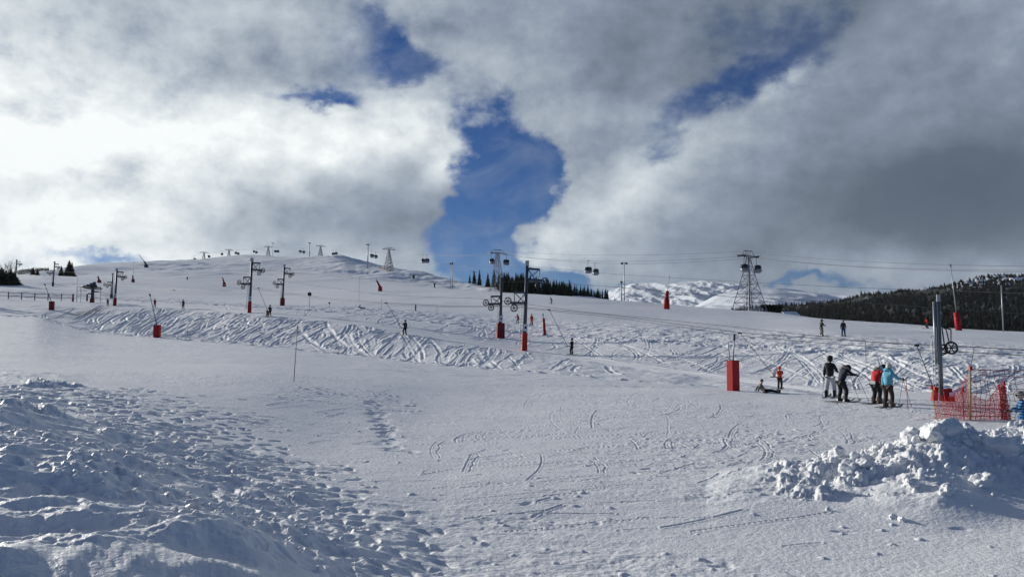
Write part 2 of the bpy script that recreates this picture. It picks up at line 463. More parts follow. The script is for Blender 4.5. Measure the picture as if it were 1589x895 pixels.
# rough, wind-broken snow (horizontal streaks), rougher patches
patch = sstep(-0.12, 0.25, fbm(X, Y * 1.6, 5.5, 3, 0.5, 31))
Z += piste * (0.25 + .75 * patch) * (fbm(X * .8, Y * 1.2, 0.36, 4, 0.62, 33) * 0.026 + fbm(X, Y, 0.09, 2, 0.6, 35) * 0.009) * (1 - 0.75 * sstep(30, 55, Y))
Z += piste * sstep(30, 70, Y) * (fbm(X * 0.5, Y, 1.1, 4, 0.6, 37) * 0.07)
# left bank of trampled, ploughed snow
ub = np.interp(S, [0, 1, 1.5, 2, 2.5, 3, 3.2], [900, 600, 480, 360, 230, 120, 20])
ub = ub + fbm(X, Y, 1.8, 3, 0.5, 50) * 150
ML = sstep(ub + 60, ub - 110, U) * (1 - sstep(3.0, 3.35, S))
ML2 = sstep(ub - 60, ub - 330, U) * (1 - sstep(2.9, 3.3, S))
Z += ML * 0.06 + ML2 * 0.22 * (1 - sstep(2.2, 3, S)) * sstep(4, 9, Y)
nearf = 0.45 + 0.55 * sstep(5.0, 8.5, Y)
Z += ML * (fbm(X, Y * 1.2, 0.55, 4, 0.55, 51) * 0.05) * (0.25 + 0.75 * nearf)
Z += ML * fbm(X, Y, 1.5, 3, 0.5, 52) * 0.10
rx, ry = X * 0.88 + Y * 0.47, Y * 0.88 - X * 0.47
Z += ML2 * sstep(2.5, 6.5, Y) * (fbm(rx * 0.40, ry, 0.75, 5, 0.5, 157) * 0.24 + fbm(X, Y, 0.3, 4, 0.6, 58) * 0.035 + fbm(X, Y, 0.08, 3, 0.6, 59) * 0.012 * sstep(14, 8, Y))
# right hand pile body
cu = [1090, 1180, 1280, 1340, 1400, 1450, 1520, 1589, 1700, 1850]; chh = [0.05, .26, .40, .50, .72, .86, .84, .92, 1.0, 1.05]
ph = np.interp(U, cu, chh)
dd = Y - (14.9 + 0.25 * np.sin(U / 60.0))
prof = np.where(dd < 0, sstep(-4.0, 0.3, dd), sstep(1.9, -0.1, dd))
MP = (ph * prof)
Z += MP * (1 + 0.25 * fbm(X, Y, 1.1, 3, 0.5, 60))
Z += sstep(0.03, 0.4, MP) * fbm(X, Y, 0.3, 4, 0.55, 62) * 0.07

# --- stamps in the structured grid
def win(x, y, r):
    a = x / y
    c = int(np.interp(a, AA, IDXC)); 
    if c < 2 or c > NC - 3: return None
    col = Y[:, c]
    q0 = np.searchsorted(col, y - r) - 1; q1 = np.searchsorted(col, y + r) + 1
    c0 = np.searchsorted(AA, (x - r) / max(y, 1)) - 1; c1 = np.searchsorted(AA, (x + r) / max(y, 1)) + 2
    return slice(max(q0, 0), min(q1 + 2, NR)), slice(max(c0, 0), min(c1, NC))
WXF = fbm(X, Y, .16, 3, .6, 81); WYF = fbm(X, Y, .16, 3, .6, 87)
def lump(x, y, r, hgt, sx=1.0, rot=0.0, shp=0.75):
    w = win(x, y, r * 1.3)
    if w is None: return
    dx = X[w] - x + WXF[w] * r * .7; dy = Y[w] - y + WYF[w] * r * .7
    c, s_ = math.cos(rot), math.sin(rot)
    e1 = (dx * c + dy * s_) / sx; e2 = (-dx * s_ + dy * c)
    q = np.sqrt(e1 * e1 + e2 * e2) / r
    q = q * (1 + 0.35 * np.sin(3 * np.arctan2(e2, e1) + x * 9) * 0.6)
    hh = hgt * np.clip(1 - q * q, 0, 1) ** shp * (0.85 + 0.15 * (e1 / r))
    LUMP[w] = np.maximum(LUMP[w], hh)
LUMP = np.zeros_like(Z)
for i in range(850):
    u = random.uniform(1190, 1760); Dd = random.gauss(14.75, 0.66)
    hloc = float(np.interp(u, cu, chh))
    if hloc < 0.2 or random.random() > (hloc - .15) * 1.6 or Dd < 13.0: continue
    r = random.choice([0.04, 0.06, 0.08, 0.1, 0.13, 0.18, 0.26, .34, .42]) * random.uniform(0.7, 1.3)
    if Dd > 14.6 and random.random() < 0.25: r = random.uniform(0.2, 0.34)
    r *= min(1, .25 + hloc)
    lump((u - CX) / F0 * Dd, Dd, r, min(r * random.uniform(0.4, .8), .2), random.uniform(0.6, 1.6), random.uniform(0, 3), random.uniform(.6, 1.3))
for (u, Dd, r) in [(1415, 15.2, .36), (1470, 15.3, .42), (1500, 15.2, .34), (1400, 14.9, .3), (1300, 14.9, .26), (1285, 14.6, .2), (1345, 13.6, .3), (1330, 13.9, .26), (1540, 15, .3), (1570, 14.2, .35), (1430, 14.2, .3)]:
    for k in range(7):
        lump((u - CX) / F0 * Dd + random.gauss(0, r * .6), Dd + random.gauss(0, r * .6), r * random.uniform(.35, .9), r * random.uniform(.3, .6), random.uniform(0.7, 1.3), random.uniform(0, 3))
# heaps on the left bank
for (u, y_, r) in [(205, 725, .3), (180, 740, .22), (235, 735, .22), (140, 770, .35), (110, 790, .22), (170, 795, .28), (260, 790, .25), (215, 770, .2), (75, 600, .45), (60, 595, .3), (60, 660, .4), (100, 700, .35), (90, 715, .3), (290, 815, .16), (320, 830, .15), (40, 735, .25), (30, 650, .35), (20, 690, .3)]:
    p = hit(u, y_, 22 if y_ < 620 else 10)
    for k in range(14):
        lump(p.x + random.gauss(0, r * .8), p.y + random.gauss(0, r * .8), r * random.uniform(.2, .7), r * random.uniform(.14, .36), random.uniform(0.8, 1.8), random.uniform(0, 3), random.uniform(.9, 1.5))
for i in range(150):
    s_ = random.uniform(1.25, 2.95); ubd = float(np.interp(s_, [0, 1, 1.5, 2, 2.5, 3], [900, 600, 480, 360, 230, 120]))
    u = ubd - abs(random.gauss(0, 170)) + 40
    if u < -60: continue
    r_ = int(np.searchsorted(SS, s_)); c_ = int(np.interp(u, uu, IDXC))
    x, y = X[r_, c_], Y[r_, c_]
    rr = random.uniform(0.05, 0.14)
    lump(x, y, rr, rr * random.uniform(.2, .4), random.uniform(.7, 1.6), random.uniform(0, 3))
# scattered crumbs on the piste
for i in range(240):
    s_ = random.uniform(1.0, 3.3); u = random.uniform(350, 1620)
    r_ = int(np.searchsorted(SS, s_)); c_ = int(np.interp(u, uu, IDXC))
    rr = random.uniform(0.03, 0.07)
    lump(X[r_, c_], Y[r_, c_], rr, rr * 0.5)
# the shallow trodden ditch left of centre, and lumps round the marker pole
for (u0, y0, u1, y1, n, sp) in [(575, 622, 625, 725, 40, 9), (440, 598, 600, 610, 40, 14), (600, 606, 640, 640, 20, 10), (1180, 660, 1240, 700, 30, 20), (560, 560, 1000, 596, 110, 5)]:
    for k in range(n):
        f = random.random(); p = hit(u0 + (u1 - u0) * f + random.gauss(0, sp), y0 + (y1 - y0) * f + random.gauss(0, 3), 30)
        rr = random.uniform(0.04, 0.11)
        lump(p.x, p.y, rr, rr * .4, 1.3, random.uniform(0, 3))
Z += LUMP * (1 + .3 * fbm(X, Y, .09, 2, .6, 89))
# footprints: pits along the bank edge
PIT = np.zeros_like(Z)
def pit(x, y, rx, ry, dep, rot):
    w = win(x, y, max(rx, ry) * 1.4)
    if w is None: return
    dx = X[w] - x; dy = Y[w] - y
    c, s_ = math.cos(rot), math.sin(rot)
    q = ((dx * c + dy * s_) / rx) ** 2 + ((-dx * s_ + dy * c) / ry) ** 2
    PIT[w] = np.maximum(PIT[w], dep * np.exp(-q ** 2))
for k in range(60):
    f = k / 60; p = hit(577 + 48 * f + random.gauss(0, 2), 622 + 103 * f, 30)
    p.x += random.gauss(0, .12); pit(p.x, p.y, random.uniform(.12, .3), random.uniform(.15, .4), random.uniform(.015, .05), random.uniform(-1, 1))
for i in range(900):
    s_ = random.uniform(1.0, 2.95); ubd = float(np.interp(s_, [0, 1, 1.5, 2, 2.5, 3], [900, 600, 480, 360, 230, 120]))
    u = ubd + random.gauss(-30, 75)
    r_ = int(np.searchsorted(SS, s_)); c_ = int(np.interp(max(u, -60), uu, IDXC))
    pit(X[r_, c_], Y[r_, c_], .08, .17, random.uniform(.02, .065), random.uniform(-1.2, 1.2))
for i in range(50):
    s_ = random.uniform(1.0, 2.9); u = random.uniform(380, 1500)
    r_ = int(np.searchsorted(SS, s_)); c_ = int(np.interp(u, uu, IDXC))
    pit(X[r_, c_], Y[r_, c_], .06, .15, random.uniform(.01, .035), random.uniform(-1.6, 1.6))
Z -= PIT
# ski tracks
TR = np.zeros_like(Z); RM = np.zeros_like(Z)
def stroke(pts_us, w, dep, rim=0.35):
    """pts_us: polyline of (u, s)"""
    pts = []
    for u, s_ in pts_us:
        r_ = float(np.interp(s_, SS, np.arange(NR))); c_ = float(np.interp(u, uu, IDXC))
        r0 = min(int(r_), NR - 2); c0 = min(int(c_), NC - 2); fr = r_ - r0; fc = c_ - c0
        f = lambda A: (A[r0, c0] * (1 - fr) + A[r0 + 1, c0] * fr) * (1 - fc) + (A[r0, c0 + 1] * (1 - fr) + A[r0 + 1, c0 + 1] * fr) * fc
        pts.append((f(X), f(Y)))
    for (x0, y0), (x1, y1) in zip(pts[:-1], pts[1:]):
        L = math.hypot(x1 - x0, y1 - y0); n = max(1, int(L / (w * 0.9)))
        for k in range(n):
            x = x0 + (x1 - x0) * k / n; y = y0 + (y1 - y0) * k / n
            wn = win(x, y, w * 2.6)
            if wn is None: continue
            d = np.hypot(X[wn] - x, Y[wn] - y) / w
            TR[wn] = np.maximum(TR[wn], dep * np.exp(-d ** 4))
            RM[wn] = np.maximum(RM[wn], rim * dep * np.exp(-((d - 1.6) * 1.8) ** 2))
def curve_us(u0, s0, u1, s1, bow, n=9, wig=0.0):
    out = []
    for i in range(n):
        f = i / (n - 1)
        b = 4 * f * (1 - f)
        out.append((u0 + (u1 - u0) * f + bow * b + random.gauss(0, wig), s0 + (s1 - s0) * f))
    return out
# first bank, left: tracks fall from upper right to lower left
for i in range(250):
    u = random.triangular(80, 960, 300)
    top = random.uniform(4.6, 5.02); bot = random.choice([4.02, 4.05, 4.1, 4.3, 4.5]) + random.uniform(0, .2)
    if top - bot < 0.15: continue
    run = np.interp(u, [90, 300, 480, 600, 750, 950], [60, 100, 90, 45, 35, 50]) * random.uniform(0.85, 1.15)
    if u > 480 and random.random() < 0.12: run = -run * 0.7
    sc_ = (top - bot)
    w_ = random.uniform(0.13, 0.26) if u < 600 else random.uniform(0.10, 0.2)
    dpt = float(np.interp(u, [90, 500, 650, 960], [.19, .17, .10, .08]))
    c = curve_us(u + run * sc_ / 2, top, u - run * sc_ / 2, bot, random.uniform(-16, 10))
    stroke(c, w_, dpt * random.uniform(.7, 1.3))
    if random.random() < 0.6:
        off = random.uniform(4, 7) * (0.6 if u > 600 else 1)
        stroke([(a + off, b) for a, b in c], w_, dpt * random.uniform(.6, 1.2))
# second bank, right
for i in range(105):
    u = random.uniform(860, 1580)
    top = random.uniform(6.6, 7.1); bot = random.uniform(6.0, 6.3)
    run = random.choice([1, 1, 1, 1, -1]) * random.uniform(20, 160)
    c = curve_us(u + run / 2, top, u - run / 2, bot, random.uniform(-22, 22))
    w_ = random.uniform(0.07, 0.14)
    stroke(c, w_, random.uniform(.04, .11), .4)
    if random.random() < 0.7:
        off = random.uniform(4, 8)
        stroke([(a + off, b) for a, b in c], w_, random.uniform(.04, .10), .4)
for i in range(80):
    u = random.uniform(200, 880)
    top = random.uniform(6.5, 7.2); bot = random.uniform(5.9, 6.4); run = random.uniform(-10, 70)
    c = curve_us(u + run / 2, top, u - run / 2, bot, random.uniform(-12, 12))
    w_ = random.uniform(0.12, 0.2)
    stroke(c, w_, random.uniform(.04, .10), .4)
# long traverses along the lift track and plateau
for i in range(26):
    s0 = random.uniform(5.1, 5.9)
    u0 = random.uniform(100, 1200); L = random.uniform(150, 500)
    stroke(curve_us(u0, s0, u0 + L, s0 + random.uniform(-.15, .15), 0, 14), 0.10, 0.05)
for i in range(60):
    s0 = random.uniform(7.2, 8.9); u0 = random.uniform(150, 1450); L = random.uniform(60, 260)
    stroke(curve_us(u0, s0, u0 + L, s0 + random.uniform(-.35, .35), random.uniform(-10, 10), 10), 0.2, 0.05)
# skate and edge marks in the foreground
for i in range(330):
    s0 = random.triangular(1.15, 3.5, 2.1); u0 = random.gauss(950, 260); L = random.choice([1, 1, 1, 2.6]) * random.uniform(20, 130) * (0.6 + 0.4 * (s0 < 2.4))
    c = curve_us(u0, s0, u0 + L, s0 + random.uniform(-.02, .10), random.uniform(-6, 6), 8)
    stroke(c, random.uniform(.016, .03), random.uniform(.012, .03), .4)
for i in range(60):
    s0 = random.uniform(1.95, 3.0); u0 = random.uniform(680, 1300); L = random.uniform(-45, 60)
    c = curve_us(u0, s0, u0 + L, s0 - random.uniform(.08, .3), random.uniform(-18, 18), 9)
    stroke(c, random.uniform(.016, .03), random.uniform(.012, .03), .4)
    if random.random() < .4: stroke([(a + random.uniform(8, 14), b) for a, b in c], .022, .02, .4)
bankm = sstep(3.97, 4.1, S) * (1 - sstep(7.1, 7.3, S))
rough = 1 - 0.85 * (sstep(5.0, 5.12, S) * (1 - sstep(5.85, 6.0, S)))
Z += (RM - TR) 
Z += bankm * rough * (fbm(X, Y, 3.2, 4, 0.5, 71) * (0.17 - 0.11 * sstep(5.9, 6.1, S)) + fbm(X, Y, 0.8, 3, 0.6, 73) * 0.04 * sstep(120, 60, Y))
# churned edge zones (upper lip of banks)
lip = np.exp(-((S - 4.02) / .05) ** 2) + np.exp(-((S - 7.0) / .1) ** 2)
Z += lip * fbm(X, Y, 1.2, 4, 0.65, 75) * 0.30 * sstep(40, 60, Y)

def grid_mesh(name, X, Y, Z):
    nr, nc = X.shape
    co = np.empty((nr * nc, 3), np.float32)
    co[:, 0] = X.ravel(); co[:, 1] = Y.ravel(); co[:, 2] = Z.ravel()
    idx = np.arange(nr * nc).reshape(nr, nc)
    q = np.stack([idx[:-1, :-1], idx[:-1, 1:], idx[1:, 1:], idx[1:, :-1]], -1).reshape(-1, 4).astype(np.int32)
    me = bpy.data.meshes.new(name)
    me.vertices.add(nr * nc); me.vertices.foreach_set('co', co.ravel())
    me.loops.add(q.size); me.loops.foreach_set('vertex_index', q.ravel())
    me.polygons.add(len(q)); me.polygons.foreach_set('loop_start', np.arange(0, q.size, 4, dtype=np.int32))
    me.polygons.foreach_set('use_smooth', np.ones(len(q), bool))
    me.update(calc_edges=True)
    return me

def snow_material():
    m = bpy.data.materials.new('snow'); m.use_nodes = True
    t = m.node_tree; b = t.nodes['Principled BSDF']
    g = N(t, 'ShaderNodeNewGeometry')
    n1 = noise(t, g.outputs['Position'], 0.25, 5, 0.6)
    cr = N(t, 'ShaderNodeMix', data_type='RGBA')
    cr.inputs[6].default_value = (0.79, 0.81, 0.825, 1); cr.inputs[7].default_value = (0.86, 0.87, 0.875, 1)
    t.links.new(n1, cr.inputs[0])
    # dirt specks of ploughed snow
    n3 = noise(t, g.outputs['Position'], 2.3, 6, 0.7)
    d = N(t, 'ShaderNodeMapRange'); d.inputs['From Min'].default_value = 0.66; d.inputs['From Max'].default_value = 0.8
    t.links.new(n3, d.inputs['Value'])
    at = N(t, 'ShaderNodeAttribute', attribute_name='dirt')
    dm = mth(t, 'MULTIPLY', d.outputs[0], at.outputs['Fac'])
    cd = N(t, 'ShaderNodeMix', data_type='RGBA'); cd.inputs[7].default_value = (0.30, 0.27, 0.24, 1)
    t.links.new(mth(t, 'MULTIPLY', dm, 0.8), cd.inputs[0]); t.links.new(cr.outputs[2], cd.inputs[6])
    es = N(t, 'ShaderNodeAttribute', attribute_name='earth')
    en = noise(t, g.outputs['Position'], 0.9, 5, 0.7)
    em = mth(t, 'MULTIPLY', es.outputs['Fac'], mth(t, 'MULTIPLY', mth(t, 'SUBTRACT', en, 0.38), 4.0, clamp=True), clamp=True)
    ce = N(t, 'ShaderNodeMix', data_type='RGBA'); ce.inputs[7].default_value = (0.10, 0.065, 0.05, 1)
    t.links.new(em, ce.inputs[0]); t.links.new(cd.outputs[2], ce.inputs[6])
    t.links.new(ce.outputs[2], b.inputs['Base Color'])
    b.inputs['Roughness'].default_value = 0.52
    b.inputs['Specular IOR Level'].default_value = 0.3
    nb = noise(t, g.outputs['Position'], 14.0, 4, 0.65)
    nb2 = noise(t, g.outputs['Position'], 70.0, 2, 0.6)
    hgt = mth(t, 'ADD', mth(t, 'MULTIPLY', nb, 0.030), mth(t, 'MULTIPLY', nb2, 0.006))
    nf = noise(t, g.outputs['Position'], 1.2, 5, 0.6)
    cdn = N(t, 'ShaderNodeCameraData')
    hgt = mth(t, 'ADD', hgt, mth(t, 'MULTIPLY', nf, 0.05))
    bb = N(t, 'ShaderNodeBump'); bb.inputs['Strength'].default_value = 0.8; bb.inputs['Distance'].default_value = 1.0
    t.nodes.remove(cdn)
    t.links.new(hgt, bb.inputs['Height']); t.links.new(bb.outputs[0], b.inputs['Normal'])
    return m
M['snow'] = snow_material()
me = grid_mesh('ground', X, Y, Z)
dirt = (sstep(0.15, 0.6, MP) + 0.5 * ML2).clip(0, 1)
at = me.attributes.new('dirt', 'FLOAT', 'POINT'); at.data.foreach_set('value', dirt.ravel().astype(np.float32))
pe = hit(137, 484, 165)
earth = 1.3 * np.exp(-(((X - pe.x) / 2.4) ** 2 + ((Y - pe.y) / 6.0) ** 2))
at = me.attributes.new('earth', 'FLOAT', 'POINT'); at.data.foreach_set('value', earth.ravel().astype(np.float32))
tag(link('ground', me, mat=M['snow']), kind='structure', label='snow covered slopes and groomed piste')

# ------------------------------------------------------------------ distant mountains
def range_mesh(name, crest, foot, D0, D1, rough_amp, sc, matl, label, nr=160, nc=420, back=0.25, seed=100):
    cu_ = np.array([c[0] for c in crest], float); cy_ = [c[1] for c in crest]
    us = np.linspace(cu_[0], cu_[-1], nc)
    ys = pchip(cu_, cy_, us); yf = np.interp(us, [f[0] for f in foot], [f[1] for f in foot])
    a1 = np.array([ray(u, y) for u, y in zip(us, ys)]); a0 = np.array([ray(u, y) for u, y in zip(us, yf)])
    f = np.linspace(0, 1 + back, nr)[:, None]
    Yg = D0 + (D1 - D0) * f + 0 * us[None, :]
    zc = a1[:, 1] * D1; zf = a0[:, 1] * D0
    g = np.where(f <= 1, f, 2 - f)
    Zg = zf + (zc - zf) * (g ** 1.15)
    Xg = a1[:, 0] * Yg
    env = sstep(0, .25, g) 
    crestk = (0.35 + 0.65 * sstep(0, .15, np.abs(1 - f)))
    Zg = Zg + rough_amp * env * crestk * (.5 * fbm(Xg, Yg, sc, 6, 0.55, seed, ridge=True) + .8 * fbm(Xg + Yg * .35, Yg * .22, sc * .34, 5, 0.55, seed + 9, ridge=True))
    o = link(name, grid_mesh(name, Xg, Yg, Zg), mat=matl)
    return tag(o, label, kind='structure'), Xg, Yg, Zg
def mountain_material():
    m = bpy.data.materials.new('mountain_snow_and_rock'); m.use_nodes = True
    t = m.node_tree; b = t.nodes['Principled BSDF']
    g = N(t, 'ShaderNodeNewGeometry')
    sp = vmth(t, 'MULTIPLY', g.outputs['Position'], (0.02, 0.006, 0.01)).outputs[0]
    n1 = noise(t, sp, 1.0, 8, 0.7)
    r = N(t, 'ShaderNodeMapRange'); r.inputs['From Min'].default_value = 0.54; r.inputs['From Max'].default_value = 0.60
    t.links.new(n1, r.inputs['Value'])
    at_ = N(t, 'ShaderNodeAttribute', attribute_name='rock')
    c = N(t, 'ShaderNodeMix', data_type='RGBA'); c.inputs[6].default_value = (0.72, 0.77, 0.82, 1); c.inputs[7].default_value = (0.16, 0.18, 0.21, 1)
    t.links.new(mth(t, 'MULTIPLY', r.outputs[0], at_.outputs['Fac'], clamp=True), c.inputs[0]); t.links.new(c.outputs[2], b.inputs['Base Color'])
    b.inputs['Roughness'].default_value = 0.8
    return m
M['mount'] = mountain_material()
def rock_attr(o, arr):
    at = o.data.attributes.new('rock', 'FLOAT', 'POINT'); at.data.foreach_set('value', np.ascontiguousarray(arr, np.float32).ravel())
o, a_, b_, c_ = range_mesh('mountains', [(860, 485), (925, 470), (950, 452), (975, 444), (1000, 440), (1030, 442), (1060, 437), (1100, 439), (1130, 442), (1160, 445), (1200, 452), (1300, 470), (1400, 485)],
           [(860, 500), (1400, 500)], 5200, 7600, 75, 700, M['mount'], 'far snowy mountain ridge with rock ribs under cloud', 260, 620)
rock_attr(o, np.clip(0.25 + fbm(a_, b_, 1500, 2, .5, 7) * 2.2, 0, 0.9))
o, a_, b_, c_ = range_mesh('mountains', [(1040, 500), (1080, 478), (1120, 458), (1165, 445), (1200, 444.5), (1240, 449), (1300, 459), (1350, 467), (1420, 474), (1500, 478), (1650, 480)],
           [(1040, 505), (1650, 505)], 2600, 4200, 40, 700, M['mount'], 'smooth white shoulder of the far mountain', 120, 300, seed=130)
rock_attr(o, np.clip(0.1 + fbm(a_, b_, 500, 2, .5, 9), 0, 0.35))
# wooded hill on the right
def hill_material():
    m = bpy.data.materials.new('wooded_hill_floor'); m.use_nodes = True
    t = m.node_tree; b = t.nodes['Principled BSDF']
    g = N(t, 'ShaderNodeNewGeometry')
    n1 = noise(t, g.outputs['Position'], 0.06, 6, 0.65)
    at_ = N(t, 'ShaderNodeAttribute', attribute_name='rock')
    r = N(t, 'ShaderNodeMapRange'); r.inputs['From Min'].default_value = 0.50; r.inputs['From Max'].default_value = 0.54
    t.links.new(mth(t, 'SUBTRACT', n1, at_.outputs['Fac']), r.inputs['Value'])
    c = N(t, 'ShaderNodeMix', data_type='RGBA'); c.inputs[6].default_value = (0.018, 0.022, 0.018, 1); c.inputs[7].default_value = (0.78, 0.82, 0.88, 1)
    t.links.new(r.outputs[0], c.inputs[0]); t.links.new(c.outputs[2], b.inputs['Base Color'])
    b.inputs['Roughness'].default_value = 0.9
    return m
M['hillfloor'] = hill_material()
HC = [(1130, 490), (1170, 485), (1225, 479), (1260, 474), (1300, 470), (1340, 462), (1380, 458), (1420, 455), (1460, 449), (1500, 438), (1550, 431), (1589, 429), (1700, 420), (1900, 415)]
o, HX, HY, HZ = range_mesh('hills', HC, [(1130, 560), (1900, 560)], 520, 1500, 16, 160, M['hillfloor'], 'dark wooded hillside on the right', 120, 400, seed=150, back=0.3)
uh = (HX / HY) * F0 + CX
f_ = np.linspace(0, 1.3, 120)[:, None]
rock_attr(o, 0.14 - 0.20 * sstep(1430, 1520, uh) * sstep(.62, .8, f_) * (1 - sstep(1.1, 1.2, f_)))
# ------------------------------------------------------------------ ropes and gondola line
def pxm(D): return D / F0          # metres per photo pixel at distance D
def catenary(a, b, sag, n=14):
    return [a.lerp(b, i / n) - Vector((0, 0, 4 * sag * (i / n) * (1 - i / n))) for i in range(n + 1)]
def cable(pts, r, label, group, cat='cable'):
    m = MB(); m.poly(pts, r, 5)
    return tag(m.build('cable', M['rope']), label, cat, group)

def lattice_tower(u, yb, yt, Dg, wb, wt, arm, yaw, label, rail=0.09, rmast=0.0, hollow=6):
    p = hit(u, yb, Dg); D = p.y
    H = (yb - yt) * pxm(D)
    t = empty('gondola_tower', p, yaw, label, 'lift tower', 'lattice towers of the gondola lift')
    Hb = H * 0.90
    leg = MB()
    cor = [(-1, -1), (1, -1), (1, 1), (-1, 1)]
    def w_at(z):
        f = min(1, z / Hb)
        return wb / 2 * (1 - f) ** 1.15 + wt / 2
    zs = [Hb * (1 - (1 - i / hollow) ** 1.0) for i in range(hollow + 1)]
    for sx, sy in cor:
        leg.poly([(sx * w_at(z), sy * w_at(z), z - (0.8 if z == 0 else 0)) for z in zs], rail, 5)
    leg.build('tower_legs', M['galvt'], t)
    br = MB()
    for i in range(hollow):
        z0, z1 = zs[i], zs[i + 1]
        for k in range(4):
            (ax, ay), (bx, by) = cor[k], cor[(k + 1) % 4]
            a0 = (ax * w_at(z0), ay * w_at(z0), z0); b0 = (bx * w_at(z0), by * w_at(z0), z0)
            a1 = (ax * w_at(z1), ay * w_at(z1), z1); b1 = (bx * w_at(z1), by * w_at(z1), z1)
            br.tube(a0, b1, rail * .55, None, 4); br.tube(b0, a1, rail * .55, None, 4); br.tube(a1, b1, rail * .6, None, 4)
    br.build('bracing', M['galvt'], t)
    if rmast:
        MB().tube((0, 0, -0.5), (0, 0, Hb + .4), rmast, rmast * .8, 8).build('mast', M['galvt'], t)
    ar = MB()
    ar.box((0, 0, Hb + .25), (arm * 2, .35, .35)); ar.box((0, 0, H), (arm * 1.25, .2, .2))
    for s in (-1, 1):
        ar.tube((s * arm * .62, 0, H), (s * arm * .95, 0, Hb + .3), .09); ar.tube((s * arm * .3, 0, Hb + .3), (s * arm * .45, 0, H), .08); ar.tube((0, 0, Hb + .3), (s * arm * .3, 0, H), .08)
    ar.build('crossarm', M['galvt'], t)
    for s in (-1, 1):
        sh = MB()
        for k in range(6):
            sh.tube((s * arm - .12, (k - 2.5) * .5, Hb + .1), (s * arm + .12, (k - 2.5) * .5, Hb + .1), .2, None, 8)
        sh.box((s * arm, 0, Hb + .28), (.14, 3.0, .16)); sh.box((s * arm * 1.0 + .5 * s, 0, Hb + .45), (.6, 3.0, .06))
        sh.build('sheave_train', M['dark'], t)
    R_ = Matrix.Rotation(yaw, 3, 'Z')
    return t, [p + R_ @ Vector((s * arm, 0, Hb)) for s in (-1, 1)], p
M['galvt'] = mat('tower_steel', (0.22, 0.23, 0.25), 0.5, 0.3, 0.2, 1.0)
spec = [(1163, 483, 388, 230, 6.6, 0.7, 3.1, 'wide based lattice pylon on the right horizon, largest of its line'),
        (772, 450, 386, 330, 4.0, 1.0, 3.1, 'lattice pylon rising from the dark spruce row, a cabin on each side'),
        (603, 418, 384, 500, 4.2, 0.8, 3.4, 'lattice pylon on the right shoulder of the hill above a dark fence'),
        (497, 402, 380, 650, 3.6, 0.8, 3.3, 'lattice pylon on the hill top just right of a light mast'),
        (416, 402, 382, 790, 3.4, 0.8, 3.3, 'lattice pylon standing behind the dark dome hut on the ridge'),
        (355, 406, 387, 900, 3.2, 0.8, 3.2, 'lattice pylon on the left ridge, second from its left end of big ones'),
        (316, 408, 391, 1000, 3.2, 0.8, 3.2, 'lattice pylon far out on the left ridge, white legged'),
        (281, 410, 401, 1150, 2.6, 0.8, 3.0, 'smallest and leftmost distant lattice pylon on the ridge line')]
ends = []
pl = [Vector(((s[0] - CX) / F0 * s[3], s[3], 0)) for s in spec]
for i, s in enumerate(spec):
    d = pl[min(i + 1, len(pl) - 1)] - pl[max(i - 1, 0)]
    yaw = math.atan2(d.y, d.x) - math.pi / 2
    t, e, p = lattice_tower(s[0], s[1], s[2], s[3], s[4], s[5], s[6], yaw, s[7], rail=0.10 if i < 2 else 0.16, rmast=0.28 if i < 1 else 0, hollow=6 if i < 4 else 4)
    # keep the same lane order along the line
    e.sort(key=lambda v: v.y if i < 3 else v.y)
    ends.append(e)
lanes = []
for k in (0, 1):
    first = P(1840, 417 + 3 * k, 112 + 6 * k)
    pts = catenary(first, ends[0][k], 1.6)
    for i in range(len(ends) - 1):
        sag = (2.3 + .5 * k) if i == 0 else (ends[i][k] - ends[i + 1][k]).length * 0.012
        pts += catenary(ends[i][k], ends[i + 1][k], sag)[1:]
    pts += [ends[-1][k] + Vector((-60, 120, -8))]
    lanes.append(pts)
    cable(pts, 0.035, ['nearer haul rope of the gondola line strung over the lattice pylons', 'farther haul rope of the gondola line strung over the lattice pylons'][k], 'haul ropes of the gondola lift')
for k in (0, 1):   # spare upper rope of the same line, as the photo shows above the haul ropes
    a, b = ends[0][k] + Vector((0, 0, 1.4)), ends[1][k] + Vector((0, 0, 1.4))
    if k == 0:
        cable(catenary(P(1840, 413, 112), a, 1.4) + catenary(a, b, 1.6)[1:], 0.03, 'thin upper signal line running just above the gondola haul ropes', None)

def make_cabin():
    t = empty('gondola_cabin')
    b = MB(); b.lathe([(.55, -2.05), (.95, -1.95), (1.08, -1.55), (1.12, -1.1)], 16, (0, 0, -2.0), 1.0, .82); b.build('lower_shell', M['cabgrey'], t, True)
    w = MB(); w.lathe([(1.115, -1.1), (1.13, -.55), (1.0, -.1)], 16, (0, 0, -2.0), 1.0, .82); w.build('window_band', M['cabglass'], t, True)
    r = MB(); r.lathe([(1.01, -.1), (.9, .02), (.4, .1), (.05, .12)], 16, (0, 0, -2.0), 1.0, .82); r.build('roof', M['cabgrey'], t, True)
    f = MB()
    for k in range(6):
        an = k * math.pi / 3 + .3
        f.tube((1.13 * math.cos(an), .93 * math.sin(an), -3.15), (1.02 * math.cos(an), .84 * math.sin(an), -2.1), .035, None, 4)
    f.lathe([(1.13, -1.16), (1.15, -1.15), (1.15, -1.09), (1.13, -1.08)], 16, (0, 0, -2.0), 1, .82)
    f.build('window_frame', M['cabgrey'], t)
    h = MB(); h.poly([(0, 0, -1.9), (0, .25, -1.6), (0, .25, -.4), (0, 0, 0)], .06); h.box((0, 0, 0.02), (.7, .14, .16)); h.build('hanger', M['dark'], t)
    s = MB(); s.box((0, -1.0, -3.5), (.9, .12, .12)); s.build('ski_rack', M['dark'], t)
    s = MB(); s.box((0, 1.0, -3.5), (.9, .12, .12)); s.build('ski_rack', M['dark'], t)
    return t
